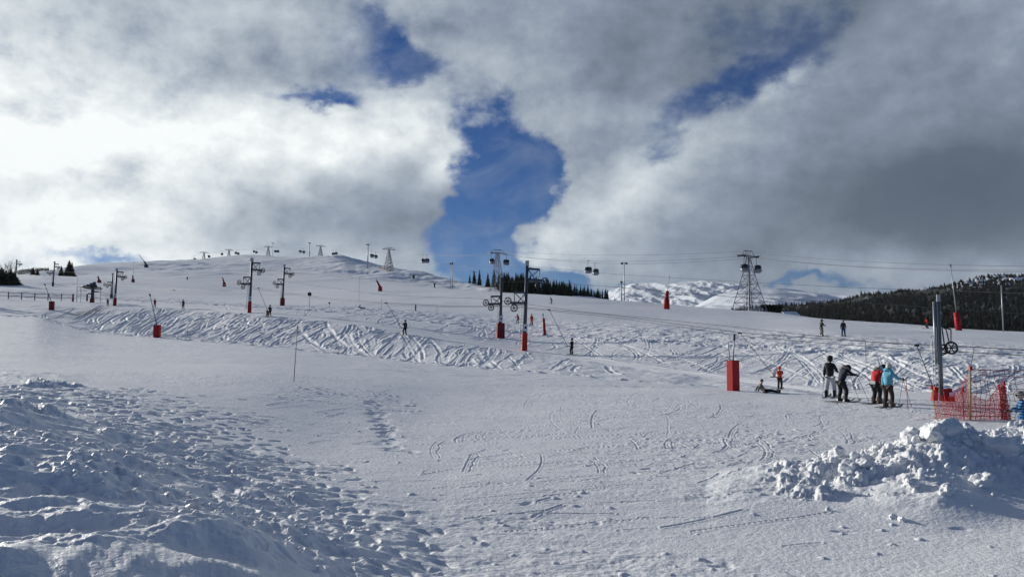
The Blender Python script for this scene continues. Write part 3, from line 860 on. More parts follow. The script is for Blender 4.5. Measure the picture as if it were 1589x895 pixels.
M['cabgrey'] = mat('cabin_shell', (0.32, 0.34, 0.36), 0.35, 0.2, 0.1, 3)
M['cabglass'] = mat('cabin_glass', (0.02, 0.025, 0.03), 0.12, 0, 0.1, 3)
proto = None
def on_lane(k, u):
    a = ray(u, 400)[0]
    best = None
    for p, q in zip(lanes[k][:-1], lanes[k][1:]):
        ap, aq = p.x / p.y, q.x / q.y
        if (ap - a) * (aq - a) <= 0:
            f = (ap - a) / (ap - aq) if ap != aq else 0
            best = p.lerp(q, f)
    return best
cabs = [(913, 0, 'left one of the pair of cabins hanging mid span before the big cloud'), (924, 1, 'right lower one of the pair hanging mid span before the big cloud'),
        (763, 0, 'cabin hanging left of the pylon in the spruce row'), (786, 1, 'cabin hanging right of the pylon in the spruce row'),
        (1156, 0, 'cabin just passing the left side of the wide lattice pylon'), (1175, 1, 'cabin just passing the right side of the wide lattice pylon'),
        (656.5, 0, 'left cabin of the pair against the blue sky gap'), (662.5, 1, 'right cabin of the pair against the blue sky gap'),
        (577, 0, 'left cabin of the pair just right of the tall ridge light mast'), (583, 1, 'right cabin of the pair just right of the tall ridge light mast'),
        (517, 0, 'left cabin of the pair over the hill summit'), (521.5, 1, 'right cabin of the pair over the hill summit'),
        (466, 0, 'left cabin of the pair beside the ridge mast left of the summit'), (471, 1, 'right cabin of the pair beside the ridge mast left of the summit'),
        (427, 0, 'left cabin of the pair right of the dome hut'), (431, 1, 'right cabin of the pair right of the dome hut'),
        (394, 0, 'left cabin of the pair left of the dome hut'), (397.5, 1, 'right cabin of the pair left of the dome hut'),
        (366, 0, 'left cabin of the pair right of the second ridge pylon'), (369.5, 1, 'right cabin of the pair right of the second ridge pylon'),
        (344, 0, 'lone dark cabin between the two white legged ridge pylons'), (324, 1, 'lone cabin right of the white legged ridge pylon'),
        (302, 0, 'left tiny cabin of the pair on the far left ridge'), (306, 1, 'right tiny cabin of the pair on the far left ridge'),
        (287, 0, 'left tiny cabin beside the smallest ridge pylon'), (291, 1, 'right tiny cabin beside the smallest ridge pylon'), (275, 1, 'farthest tiny cabin left of the smallest ridge pylon')]
for u, k, lb in cabs:
    p = on_lane(k, u)
    if p is None: continue
    if proto is None: proto = make_cabin(); o = proto
    else: o = copy_tree(proto)
    o.location = p; o.rotation_euler = (random.uniform(-.05, .05), random.uniform(-.05, .05), random.uniform(0, 1.5))
    o.scale = (1.2, 1.2, 1.1)
    tag(o, 'grey gondola ' + lb if lb.startswith('cabin') is False else 'grey gondola ' + lb, 'gondola', 'gondola cabins on the lift line')

# ------------------------------------------------------------------ drag lift pylons
def wheel(parent, c, r, axis):
    m = MB(); m.torus(c, axis, r, r * .17, 20, 5)
    ax = Vector(axis).normalized(); up = Vector((0, 0, 1)); q = ax.cross(up).normalized(); q2 = ax.cross(q)
    for k in range(6):
        an = k * math.pi / 3
        d = q * math.cos(an) + q2 * math.sin(an)
        m.tube(Vector(c) + d * r * .1, Vector(c) + d * r * .96, r * .1, None, 5)
    m.tube(Vector(c) - ax * .08, Vector(c) + ax * .08, r * .2, None, 8)
    return m.build('sheave_wheel', M['dark'], parent)
def arm_geo(m, s, z1, z0, L, dep=0.16):
    """bracket on side s between heights z1 (top beam) and z0 (lower beam)"""
    m.tube((0, 0, z1), (s * L * .8, 0, z1 - .05), .12)
    m.tube((0, 0, z0), (s * L, 0, z0 - .05), .14)
    m.tube((s * L * .8, 0, z1 - .05), (s * L * .72, 0, z0), .05)
    m.tube((s * .1, 0, z1 - .05), (s * L * .55, 0, z0), .05); m.tube((s * .1, 0, z0), (s * L * .75, 0, z1 - .1), .045)
    m.tube((s * .1, .3, z0 - .25), (s * L * .85, .3, z0 - .25), .04); m.tube((s * L * .3, .3, z0 - .25), (s * L * .3, 0, z0), .04); m.tube((s * L * .8, .3, z0 - .25), (s * L * .8, 0, z0), .04)
def tbar_pylon(u, yb, yt, Dg, label, tilt=1.5, pad='redpad', padw=0.8, padh=2.0, mir=1, sign=True, ladder=True, lower=True, upper=True, rw=0.37, plain=False):
    p = hit(u, yb, Dg); H = (yb - yt) * pxm(p.y)
    t = empty('drag_lift_pylon', p, R(0), label, 'lift pylon', 'steel pylons of the drag lifts')
    t.rotation_euler = (0, R(tilt), 0)
    m = MB(); m.tube((0, 0, -.5), (0, 0, H * .97), .24, .18, 10); m.build('mast', M['steel'], t, True)
    MB().box((0, 0, H * .985), (.42, .42, .55)).box((0.02, -.22, H * .985), (.2, .06, .3)).build('head_box', M['grey'], t)
    ax = (0.25, 1, 0.0)
    if upper:
        a = MB(); arm_geo(a, mir, H * .925, H * .80, 1.75); a.build('upper_arm', M['steel'], t)
        wheel(t, (mir * 1.95, -.1, H * .785), rw, ax); wheel(t, (mir * 1.35, -.1, H * .735), rw * .95, ax)
    if lower:
        a = MB(); arm_geo(a, -mir, H * .655, H * .535, 1.65); a.build('lower_arm', M['steel'], t)
        wheel(t, (-mir * 1.95, -.1, H * .55), rw, ax); wheel(t, (-mir * 1.25, -.1, H * .475), rw, ax)
    if ladder:
        l = MB()
        l.tube((-.55, -.1, .6), (-.42, -.1, H * .62), .025, None, 5); l.tube((-.30, -.1, .6), (-.24, -.1, H * .62), .025, None, 5)
        k = .8
        while k < H * .6: l.tube((-.55 + .13 * k / (H * .62), -.1, k), (-.29, -.1, k), .018, None, 4); k += .33
        l.build('ladder', M['galv'], t)
    if padh:
        pb = MB(); pb.box((0, 0, padh / 2 - .1), (padw, padw * .8, padh + .2), Matrix.Rotation(.3, 3, 'Z'), .93); o = pb.build('padding', M[pad], t)
        bv = o.modifiers.new('bevel', 'BEVEL'); bv.width = .05; bv.segments = 2
        st = MB(); st.box((0, 0, padh * .62), (padw * .99, padw * .8, .07), Matrix.Rotation(.3, 3, 'Z')); st.build('strap', M['dark'], t)
    if sign:
        MB().box((.08, -.30, padh + .55), (.45, .04, .75)).build('sign_plate', M['white'], t)
        MB().box((.08, -.325, padh + .55), (.22, .01, .25)).build('sign_mark', M['dark'], t)
    return t, H
tbar_pylon(813, 544, 406, 82, 'tall steel drag lift pylon with orange red padding, nearest one in the centre', 2.2, 'orangepad', .62, 1.95)
tbar_pylon(776, 524, 425, 110, 'steel drag lift pylon with dark red wedge padding just left of the nearest one', 1.2, 'redpad_dark', 1.05, 1.95, upper=False)
tbar_pylon(387, 485, 401, 130, 'steel drag lift pylon with bright red base on the left slope', 1.5, 'redpad', .62, 1.8)
tbar_pylon(438, 475, 411, 165, 'steel drag lift pylon with brown red padding right of the red based one', 1.8, 'redpad_dark', 1.0, 1.75, sign=False)
tbar_pylon(178, 474, 417, 185, 'steel drag lift pylon right of the return wheel, small red base', 1.6, 'redpad', .65, 1.6, lower=False)
tbar_pylon(173, 462, 424, 222, 'shorter grey based drag lift pylon half hidden by its neighbour near the return wheel', 1.0, 'dark', .7, 1.0, upper=False, sign=False)
tbar_pylon(82, 443, 405, 265, 'dark drag lift pylon left of the big spruce', 2.0, 'dark', .6, 1.4, sign=False)
tbar_pylon(24, 434, 403, 295, 'dark drag lift pylon behind the bare shrubs at the left edge', 1.0, 'dark', .5, .8, sign=False, lower=False)
RPTS = [(165, 441, 188), (270, 450, 155), (372, 439.5, 131), (401, 447, 125), (500, 462, 112), (599, 469.5, 98), (700, 475, 90), (787, 474.5, 82.5), (852, 480, 78), (950, 489, 72), (1150, 516, 55), (1300, 527, 46), (1422, 534.5, 39.5), (1472, 536, 38), (1589, 543, 36), (1780, 552, 34)]
ropeA = [P(*q) for q in RPTS]
cable(ropeA, .02, 'tow rope of the drag lift that carries the hooked tow bars', 'ropes of the drag lifts')
cable([P(u, y + np.interp(u, [165, 787, 950, 1234, 1400, 1589], [3, 1.5, 3, 6, 8.5, 8.5]), D * 1.01) for u, y, D in RPTS], .018, 'return rope running just below the rope with tow bars', 'ropes of the drag lifts')
cable([P(*q) for q in [(175, 428, 186), (290, 428, 155), (412, 420, 130), (620, 437, 100), (836, 437, 82), (950, 445, 74), (1143, 461, 62), (1340, 470, 54), (1589, 487, 46), (1780, 498, 42)]], .016, 'upper rope leaving the centre pylon head towards the right edge', 'ropes of the drag lifts')
cable([P(*q) for q in [(610, 405, 330), (740, 413, 250), (836, 414, 200), (950, 425, 160), (1143, 437, 120), (1340, 447, 90), (1589, 455, 70), (1780, 462, 60)]], .022, 'highest thin rope crossing the centre pylon top and the far mountain', 'ropes of the drag lifts')
cable([P(*q) for q in [(82, 420, 265), (250, 436, 220), (437, 436, 165), (600, 458, 135), (757, 464, 112), (900, 483, 100), (1100, 503, 88), (1340, 529, 70), (1589, 552, 60), (1780, 562, 55)]], .02, 'rope of the farther drag lift passing its dark red padded pylon', 'ropes of the drag lifts')

# tow bars
def tow_bar(top, handle, label, bar=True):
    t = empty('tow_bar', top, 0, label, 'tow bar', 'tow bars hanging on the drag lift rope')
    h = handle - top; s = top.y / 80
    MB().box((0, 0, -.02), (.22 * s + .1, .12, .12)).build('rope_grip', M['dark'], t)
    m = MB(); m.tube((0, 0, 0), h * .94, .02 + .006 * s, None, 5); m.build('tow_line', M['rope'], t)
    if bar:
        b = MB(); b.tube(h * .94, h, .03, None, 6); b.tube(h + Vector((-.3, 0, 0)), h + Vector((.3, 0, 0)), .035, None, 6); b.build('seat_bar', M['rubber'], t)
    return t

M['grey2'] = mat('grey_painted_steel', (0.16, 0.18, 0.19), .45, .2, .2, 2)
# base station pylon on the right
p = hit(1461, 622, 38)
H = (622 - 457) * pxm(p.y)
t = empty('lift_base_pylon', p, 0, 'grey steel drive pylon with spoked wheel and ladder beside the red net', 'lift pylon')
MB().tube((0, 0, -.4), (0, 0, H - .35), .11, .10, 14).build('mast', M['grey2'], t, True)
MB().tube((-.165, .05, 1.8), (-.165, .05, H - .32), .055, None, 10).build('side_tube', M['galv'], t, True)
MB().box((.02, -.03, H - .16), (.17, .04, .34)).build('head_plate', M['grey'], t)
b_ = MB()
for dx in (0, .22):
    b_.poly([(.1 + dx * .3, -.1, 3.55), (.30 + dx, -.1, 3.42), (.42 + dx * .35, -.1, 2.75)], .028, 6)
b_.tube((.1, -.1, 3.55), (.52, -.1, 3.42), .035); b_.tube((.05, -.1, 2.2), (.45, -.1, 2.35), .03); b_.tube((.1, -.1, 3.5), (.2, -.1, 2.5), .03)
b_.build('wheel_bracket', M['dark'], t)
wheel(t, (.46, -.18, 2.55), .27, (.12, 1, 0))
wheel(t, (.16, -.02, 2.50), .2, (.12, 1, 0))
l = MB()
for x in (-.40, -.29): l.tube((x, -.08, .5), (x, -.08, 3.0), .016, None, 5)
k = .6
while k < 2.9: l.tube((-.40, -.08, k), (-.29, -.08, k), .012, None, 4); k += .22
l.poly([(-.46, -.08, 2.35), (-.46, -.08, 3.0), (-.40, -.08, 3.1), (-.3, -.08, 3.1)], .016)
l.tube((-.46, -.08, 2.3), (0, -.08, 2.25), .016, None, 4)
for z_ in (1.0, 1.4, 1.9): l.tube((-.3, -.08, z_), (0, -.08, z_), .014, None, 4)
l.build('ladder', M['galv'], t)
m = MB(); m.box((.22, -.2, .3), (.42, .3, .68), Matrix.Rotation(R(-9), 3, 'Y'), .8); o = m.build('padding', M['redpad'], t)
m = MB(); m.box((-.36, -.1, .35), (.22, .25, .75), Matrix.Rotation(R(8), 3, 'Y'), .85); m.build('padding', M['redpad'], t)
MB().box((.30, -.39, .38), (.26, .02, .2), Matrix.Rotation(R(-9), 3, 'Y')).build('sign_plate', M['white'], t)

# return station at the left
p = hit(143, 469, 178)
t = empty('return_station', p, 0, 'dark horizontal return wheel on a short mast inside a light frame', 'lift station')
s = pxm(p.y)
MB().tube((0, 0, -.3), (0, 0, 3.4), .42, .32, 10).build('mast', M['steel'], t)
m = MB(); m.torus((-.2, 0, 3.35), (0.05, .12, 1), 2.0, .14, 28, 6); m.tube((-.2, 0, 3.25), (-.2, 0, 3.5), .5, None, 12)
for k in range(8): m.tube((-.2, 0, 3.35), (-.2 + 1.95 * math.cos(k * .785), 1.95 * math.sin(k * .785), 3.35), .07, None, 4)
m.build('bullwheel', M['dark'], t)
m = MB(); m.lathe([(.9, 3.55), (.85, 4.0), (.45, 4.3), (.1, 4.35)], 12); m.box((.35, 0, 4.3), (.5, .5, .7)); m.box((-.7, 0, 3.9), (1.1, .7, .4)); m.build('motor_housing', M['steel'], t)
MB().box((-.25, -.35, 4.25), (.5, .3, .35), Matrix.Rotation(.4, 3, 'X')).build('lamp_glass', M['white'], t)
fr = MB()
for x in (-3.2, -2.3, 2.1):
    fr.tube((x, -.5, -.2), (x - .1, -.5, 3.6), .05, None, 5)
for z_ in (1.5, 2.6, 3.5): fr.tube((-3.2, -.5, z_), (-1.0, -.5, z_), .04, None, 5)
fr.tube((.8, -.5, 3.4), (2.1, -.5, 3.3), .04); fr.tube((-1, -.5, 1.2), (2.1, -.5, .9), .04); fr.tube((.5, -.5, 2.6), (5.0, 1, 1.4), .04); fr.tube((2.1, -.5, 1.7), (4.6, 1, 1.2), .04)
fr.build('guard_frame', M['steel'], t)
MB().box((.05, -.1, .4), (.8, .7, 1.1), None, .85).build('padding', M['redpad_dark'], t)
MB().box((.7, 0, 2.4), (1.4, .3, .25)).box((-.6, 0, 2.0), (.7, .3, .25)).build('control_arm', M['dark'], t)

def post(name, u, yb, yt, Dg, r, material, label, cat, group=None, n=8, lean=0, topmat=None, toph=0.12):
    p = hit(u, yb, Dg); H = (yb - yt) * pxm(p.y)
    t = empty(name, p, 0, label, cat, group)
    t.rotation_euler = (0, R(lean), 0)
    MB().tube((0, 0, -.15), (0, 0, H), r, r * .85, n).build('shaft', M[material], t, True)
    if topmat: MB().tube((0, 0, H - toph), (0, 0, H + .02), r * 1.35, None, n).build('top_cap', M[topmat], t, True)
    return t, H, p
post('padded_post', 113, 467.5, 456, 176, .22, 'redpad_dark', 'dark red post ending the rail fence', 'post', 'red posts by the return wheel', topmat='dark')
post('padded_post', 135, 467, 456, 178, .2, 'redpad_dark', 'dark red post close to the left of the return wheel mast', 'post', 'red posts by the return wheel', topmat='dark')
post('padded_post', 27, 440.5, 430, 280, .32, 'redpad_dark', 'dark red post at the foot of the left edge shrubs', 'post', None, topmat='dark')
post('bare_post', 1450, 508, 469, 115, .10, 'galv', 'short plain grey post on the crest just left of the wheel pylon', 'post')
# wooden rail fence
pa, pb_ = hit(-10, 463, 172), hit(113, 467, 175)
t = empty('rail_fence', pa, 0, 'weathered two rail wooden fence along the piste head at the far left', 'fence')
nP = 6
for i in range(nP):
    q = pa.lerp(pb_, i / nP + .02); q.z = ground(q.x, q.y) - pa.z
    q.x -= pa.x; q.y -= pa.y
    MB().box((q.x, q.y, q.z + .75), (.15, .15, 1.9)).build('post', M['wood'], t)
for z_ in (.75, 1.5):
    m = MB(); pts = []
    for i in range(13):
        q = pa.lerp(pb_, i / 12); pts.append(Vector((q.x - pa.x, q.y - pa.y - .14, ground(q.x, q.y) - pa.z + z_)))
    m.poly(pts, .05, 5); m.build('rail', M['wood'], t)

# slender piste marker poles
PG = 'slender marker poles beside the pistes'
for (u, yb, yt, Dg, mt, lb, lean, r) in [
    (456, 592, 505, 30, 'dark', 'tall thin dark pole standing alone in the foreground piste', 2.5, .016),
    (721, 560, 533, 84, 'steel', 'thin grey pole on the bank left of the centre pylons', 0, .02),
    (557, 467, 430, 200, 'steel', 'tall thin grey pole on the middle slope below the big light mast', 0, .045),
    (1060, 527, 507, 92, 'dark', 'thin dark pole on the plateau left of the big red box', 0, .02),
    (1344, 558, 530, 62, 'dark', 'thin dark pole standing above the queue of skiers', -1, .018),
    (1409, 634, 587, 33.5, 'redpad', 'red tipped pole between the queue and the red net', -2, .013),
    (1384, 628, 592, 34.5, 'dark', 'thin pole just right of the light blue jacket', 4, .011),
    (592, 482, 466, 170, 'steel', 'short thin pole above the towed skier on the middle slope', 0, .03),
    (678, 487, 473, 160, 'steel', 'short thin pole right of the small dark walker', 0, .03),
    (291, 522, 505, 120, 'steel', 'thin grey pole at the foot of the tracked bank', 0, .025),
    (525, 550, 533, 92, 'steel', 'thin pole at the bank foot right of the foreground pole', 0, .02),
    (207, 426, 406, 330, 'steel', 'tall thin pole on the left ridge above a red snow gun', 0, .05),
    (120, 440, 431, 250, 'steel', 'small thin pole below the big spruce', 0, .04)]:
    post('marker_pole', u, yb, yt, Dg, r, mt, lb, 'pole', PG, 6, lean, topmat='dark')
# round piste disc markers
for (u, yb, yt, Dg, rr, lb) in [(480, 478, 455, 190, .42, 'round dark disc on a pole between pylon and middle slope'), (511, 478, 469, 190, .2, 'small dark disc marker right of the larger round one')]:
    t, H, p = post('piste_marker', u, yb, yt, Dg, .045, 'steel', lb, 'piste marker', 'round piste markers')
    MB().tube((0, -.06, H - rr), (0, -.02, H - rr), rr, None, 20).build('disc', M['dark'], t)
# little posts on the hill
for (u, yb, yt, Dg, w, lb) in [(259.5, 415, 411.5, 640, .5, 'tiny dark post on the skyline left of the ridge pylons'), (297, 414.5, 411, 650, .9, 'tiny dark box post on the skyline under two far cabins'),
     (290.5, 434, 429, 400, .5, 'short dark post in the middle of the left hill face'), (349, 412.5, 410.5, 690, 1.6, 'low dark box lying on the left hill face'),
     (674.5, 445, 438, 345, .6, 'dark signpost with a wider top below the twin poles'), (642, 430, 425, 450, 1.3, 'dark groomer shaped block on the hill shoulder'),
     (545, 405.5, 403, 610, 1.2, 'tiny dark block on the summit shoulder'), (343, 406, 404, 740, .6, 'tiny dark stub on the ridge beside a white legged pylon')]:
    p = hit(u, yb, Dg); H = (yb - yt) * pxm(p.y)
    t = empty('marker_post', p, 0, lb, 'post', 'small dark posts on the hill')
    MB().box((0, 0, H * .4 - .1), (w, w * .6, H * .8 + .2), None, .8).build('shaft', M['dark'], t)
    MB().box((0, 0, H * .87), (w * (1.9 if u == 674.5 else 1.05), w * .5, H * .26), None, .8).build('cap', M['rubber'], t)

# ------------------------------------------------------------------ light masts
def light_mast(u, yb, yt, Dg, label, heads=2, r=.14, twin=False):
    t, H, p = post('light_mast', u, yb, yt, Dg, r, 'galv', label, 'light mast', 'floodlight masts')
    MB().box((0, 0, H + .02), (1.9 if heads > 1 else .8, .2, .16)).build('crossbar', M['dark'], t)
    for k in range(heads):
        x = (-.75 + 1.5 * k) if heads > 1 else 0
        MB().box((x, -.1, H - .25), (.7, .35, .55), Matrix.Rotation(.5, 3, 'X')).build('floodlight', M['dark'], t)
    return t, H
light_mast(570.5, 413.5, 376, 520, 'tallest floodlight mast on the hill shoulder, seen left of two cabins', 2, .38)
light_mast(480, 402.5, 376, 650, 'floodlight mast on the ridge left of the summit pylon', 2, .4)
light_mast(423, 403, 377, 740, 'thin floodlight mast right beside the dome hut', 2, .22)
t, H = light_mast(699, 447, 407, 300, 'left pole of the twin light poles before the spruces', 1, .16)
t, H = light_mast(702, 447, 406, 300, 'right pole of the twin light poles before the spruces', 1, .16)
t, H = light_mast(969, 464.5, 405, 262, 'slim floodlight mast at the right end of the spruce row', 2, .15)
t, H = light_mast(964.5, 463, 433, 262, 'short pole with cross arms left of the slim floodlight mast', 1, .2)
MB().box((0, 0, H * .85), (2.4, .12, .12)).box((0, 0, H * .7), (1.6, .12, .12)).build('crossarm', M['dark'], t)
t, H = light_mast(1557, 514.5, 436, 118, 'grey pole with small sign box in front of the wooded hill at right edge', 1, .09)
MB().box((-.15, -.1, H - .2), (.5, .06, .35)).build('sign_plate', M['grey'], t)
t, H, p = post('lattice_mast', 735, 437, 417, 345, .12, 'steel', 'short thin lattice mast at the left end of the spruce row', 'mast')
m = MB()
for k in range(8): m.tube((-.6 + .04 * k, 0, H * k / 8), (.6 - .04 * k, 0, H * (k + 1) / 8), .06, None, 4); m.tube((.6 - .04 * k, 0, H * k / 8), (-.6 + .04 * k, 0, H * (k + 1) / 8), .06, None, 4)
m.tube((-1.4, 0, H), (1.4, 0, H * .9), .1); m.build('lattice', M['steel'], t)

# ------------------------------------------------------------------ snow guns and padded hydrants
SG = 'red padded snow guns and hydrants'
def box_hydrant(u, yb, yt, Dg, w, label, lance=None, rot=.55, mt='redpad', stub=False):
    p = hit(u, yb, Dg); H = (yb - yt) * pxm(p.y)
    t = empty('snow_hydrant', p, 0, label, 'snow hydrant', SG)
    m = MB(); m.box((0, 0, H / 2 - .1), (w, w * .8, H + .2), Matrix.Rotation(rot, 3, 'Z'))
    o = m.build('padding', M[mt], t); b = o.modifiers.new('bevel', 'BEVEL'); b.width = .03; b.segments = 2
    MB().box((0, 0, H + .005), (w * .93, w * .74, .012), Matrix.Rotation(rot, 3, 'Z')).build('top_cover', M['rubber'], t)
    if lance:
        lu, ly = lance
        s = pxm(p.y)
        e = Vector(((lu - u) * s, -.2, (yb - ly) * s))
        st = Vector((0, 0, H - .3))
        MB().tube(st, e, .05 if p.y < 60 else .06, .035 if p.y < 60 else .05, 8).build('lance', M['galv' if p.y < 60 else 'steel'], t, True)
        d = (e - st).normalized()
        MB().tube(e - d * .32, e + d * .03, .075 if p.y < 60 else .13, None, 8).build('nozzle_head', M['steel'], t)
    if stub:
        MB().tube((-.12, .1, H - .2), (-.2, .1, H + .9), .03, None, 6).build('air_pipe', M['galv'], t)
        MB().tube((-.2, .1, H + .75), (-.2, .1, H + .95), .05, None, 6).build('valve', M['white'], t)
    return t
box_hydrant(1138, 606.5, 560, 44, .56, 'large bright red padded box standing in the piste, right of centre', (1139.5, 520), .6, stub=True)
box_hydrant(243.5, 524, 505, 118, .92, 'red padded box with a long leaning lance at the foot of the tracked bank', (231, 457), .1)
box_hydrant(80, 480, 467, 150, .85, 'small dark red padded box with lance near the rail fence', (68.5, 440), .1, 'redpad_dark')
def gun(u, yb, yt, Dg, w, label, leanpx=-3, lance=None, mt='redpad'):
    p = hit(u, yb, Dg); s = pxm(p.y); H = (yb - yt) * s
    t = empty('snow_gun', p, 0, label, 'snow gun', SG)
    m = MB(); m.box((0, 0, H * .22 - .1), (w, w * .8, H * .5 + .2), None, .85); m.build('base_padding', M[mt], t)
    top = Vector((leanpx * s, 0, H))
    m = MB(); m.tube((-.05, 0, H * .42), top, w * .33, w * .22, 8); m.build('barrel_padding', M[mt], t, True)
    MB().tube(top - Vector((0, 0, .1)), top + Vector((leanpx * s * .15, 0, .3)), w * .28, w * .2, 8).build('nozzle_ring', M['dark'], t)
    if lance:
        e = Vector(((lance[0] - u) * s, 0, (yb - lance[1]) * s))
        MB().tube(top, e, w * .09, w * .06, 6).build('lance', M['steel'], t)
    return t
gun(590, 453, 438, 310, 1.5, 'red snow gun with leaning barrel on the plateau below the tall mast', -5, (584, 433))
gun(348, 444.5, 431.5, 300, 1.3, 'red snow gun with leaning barrel on the plateau left of the red based pylon', -3)
gun(206.5, 437.5, 427.5, 300, 1.1, 'small red snow gun on the plateau above the return wheel pylons', -.8, None, 'redpad_dark')
gun(154, 438, 429, 300, 1.2, 'small dark red snow gun right of the big spruce', -2, None, 'redpad_dark')
gun(227, 414, 405.5, 560, 2.2, 'dark snow gun with long lance on the left skyline', -3, (214.5, 394), 'dark')
def padded_pole(u, yb, yt, Dg, r, label, lean=0, pole=None, box=False, mt='redpad', two=False):
    p = hit(u, yb, Dg); s = pxm(p.y); H = (yb - yt) * s
    t = empty('padded_lance', p, 0, label, 'snow lance', SG)
    top = Vector((lean * s, 0, H))
    if two:
        MB().lathe([(r, -.2), (r * .98, H * .48), (r * .8, H * .52)], 12).build('padding', M[mt], t, True)
        MB().tube((0, 0, H * .5), top, r * .7, r * .5, 10).build('upper_padding', M[mt], t, True)
    else:
        m = MB(); m.tube((0, 0, -.1), top, r, r * .85, 12); m.build('padding', M[mt], t, True)
    m = MB()
    for k in (.25, .55, .8): m.tube(top * k - Vector((0, 0, .05)), top * k + Vector((0, 0, .05)), r * 1.02, None, 12)
    m.build('strap', M['redpad_dark'], t)
    if pole:
        e = Vector(((pole[0] - u) * s, 0, (yb - pole[1]) * s))
        MB().tube(top * .9, e, .075, .05, 8).build('lance', M['galv'], t, True)
        d = (e - top).normalized()
        MB().tube(e - d * .4, e, .1, None, 8).build('nozzle_head', M['steel'], t)
    if box:
        MB().box(top + Vector((-.05, -.05, .38)), (.24, .12, .5)).build('sign_plate', M['white'], t)
        MB().tube(top, top + Vector((-.03, 0, .4)), .04, None, 6).build('stem', M['galv'], t)
    return t
padded_pole(845.5, 520, 494.5, 104, .2, 'slim red padded post with pale box on top, right of the centre pylon', -2, None, True)
padded_pole(1034.5, 478, 450, 235, .75, 'two part red padded lance post on the horizon before the far mountain', 1.5, (1040, 427), two=True)
padded_pole(1488, 513, 485, 122, .42, 'red padded post with very tall lance before the wooded hill', -3, (1479, 410))

# dome hut, tower base fence, hedge, chalets
p = hit(417.5, 403.5, 760); s = pxm(p.y)
t = empty('dome_hut', p, 0, 'low dark dome shaped hut at the foot of a ridge pylon', 'hut')
MB().lathe([(4.4, -.5), (4.3, 1.2), (3.6, 2.2), (2.0, 3.0), (.2, 3.2)], 16, (0, 0, 0), 1, .6).build('shell', M['dark'], t, True)
MB().box((0, -2.7, .8), (1.4, .2, 1.6)).build('door', M['steel'], t)
p = hit(603, 419, 490)
t = empty('snow_fence', p, 0, 'dark slatted snow fence on the shoulder at the foot of the hill pylon', 'fence')
a0 = hit(588, 415.5, 500); a1 = hit(606, 421, 480)
for k in range(9):
    q = a0.lerp(a1, k / 8); MB().box((q.x - p.x, q.y - p.y, ground(q.x, q.y) - p.z + .5), (.25, .25, 1.6)).build('post', M['wood'], t)
for z_ in (.35, .8, 1.2): MB().tube(a0 - p + Vector((0, 0, z_)), a1 - p + Vector((0, 0, z_)), .17, None, 4).build('slat', M['wood'], t)
p = hit(1163, 484, 228)
t = empty('barrier', p, 0, 'low pale barrier round the foot of the wide lattice pylon', 'barrier')
for k in range(8): MB().box((-3.1 + .85 * k, -3.6, .5), (.12, .12, 1.2)).build('post', M['grey'], t)
MB().box((-.1, -3.65, 1.0), (6.2, .06, .18)).build('rail', M['grey'], t); MB().box((-.1, -3.65, .5), (6.2, .06, .18)).build('rail', M['grey'], t)
def chalet(pos, w, d, h, rz, label, s=1.0):
    t = empty('chalet', pos, rz, label, 'chalet', 'chalets in the woods on the right')
    MB().box((0, 0, h / 2 - 1), (w, d, h + 2)).build('wall', M['wood'], t)
    rf = MB(); ov = 1.0
    rf.add([(-w / 2 - ov, -d / 2 - ov, h - .4), (w / 2 + ov, -d / 2 - ov, h - .4), (w / 2 + ov, 0, h + d * .28), (-w / 2 - ov, 0, h + d * .28), (-w / 2 - ov, d / 2 + ov, h - .4), (w / 2 + ov, d / 2 + ov, h - .4)], [(0, 1, 2, 3), (3, 2, 5, 4)])
    o = rf.build('roof', M['snowroof'], t); so = o.modifiers.new('solid', 'SOLIDIFY'); so.thickness = .6
    for k in range(3):
        MB().box((-w / 3 + k * w / 3, -d / 2 - .04, h * .5), (w / 7, .08, h * .35)).build('window', M['cabglass'], t)
    return t
M['snowroof'] = mat('roof_snow', (0.78, 0.81, 0.86), 0.7, 0, .03, 2)
q = hit(1222, 487, 238); q = P(1224, 487.5, 262)
chalet(q - Vector((0, 0, 1.5)), 3.4, 3, 1.6, .2, 'small snow roofed hut right of the dark hedge by the wide pylon')
# ------------------------------------------------------------------ trees
def leaf_material(name, lo, hi):
    m = bpy.data.materials.new(name); m.use_nodes = True
    t = m.node_tree; b = t.nodes['Principled BSDF']
    g = N(t, 'ShaderNodeNewGeometry')
    n = noise(t, g.outputs['Position'], 1.3, 4, .6)
    rp = N(t, 'ShaderNodeMix', data_type='RGBA'); rp.inputs[6].default_value = (*lo, 1); rp.inputs[7].default_value = (*hi, 1)
    t.links.new(n, rp.inputs[0]); t.links.new(rp.outputs[2], b.inputs['Base Color']); b.inputs['Roughness'].default_value = .8
    b.inputs['Specular IOR Level'].default_value = .05
    return m
M['needle'] = leaf_material('spruce_needles', (0.012, 0.020, 0.014), (0.045, 0.060, 0.035))
M['forest'] = leaf_material('forest_needles', (0.003, 0.004, 0.004), (0.010, 0.013, 0.010))
M['dry'] = leaf_material('dry_twigs', (0.05, 0.04, 0.035), (0.12, 0.10, 0.085))
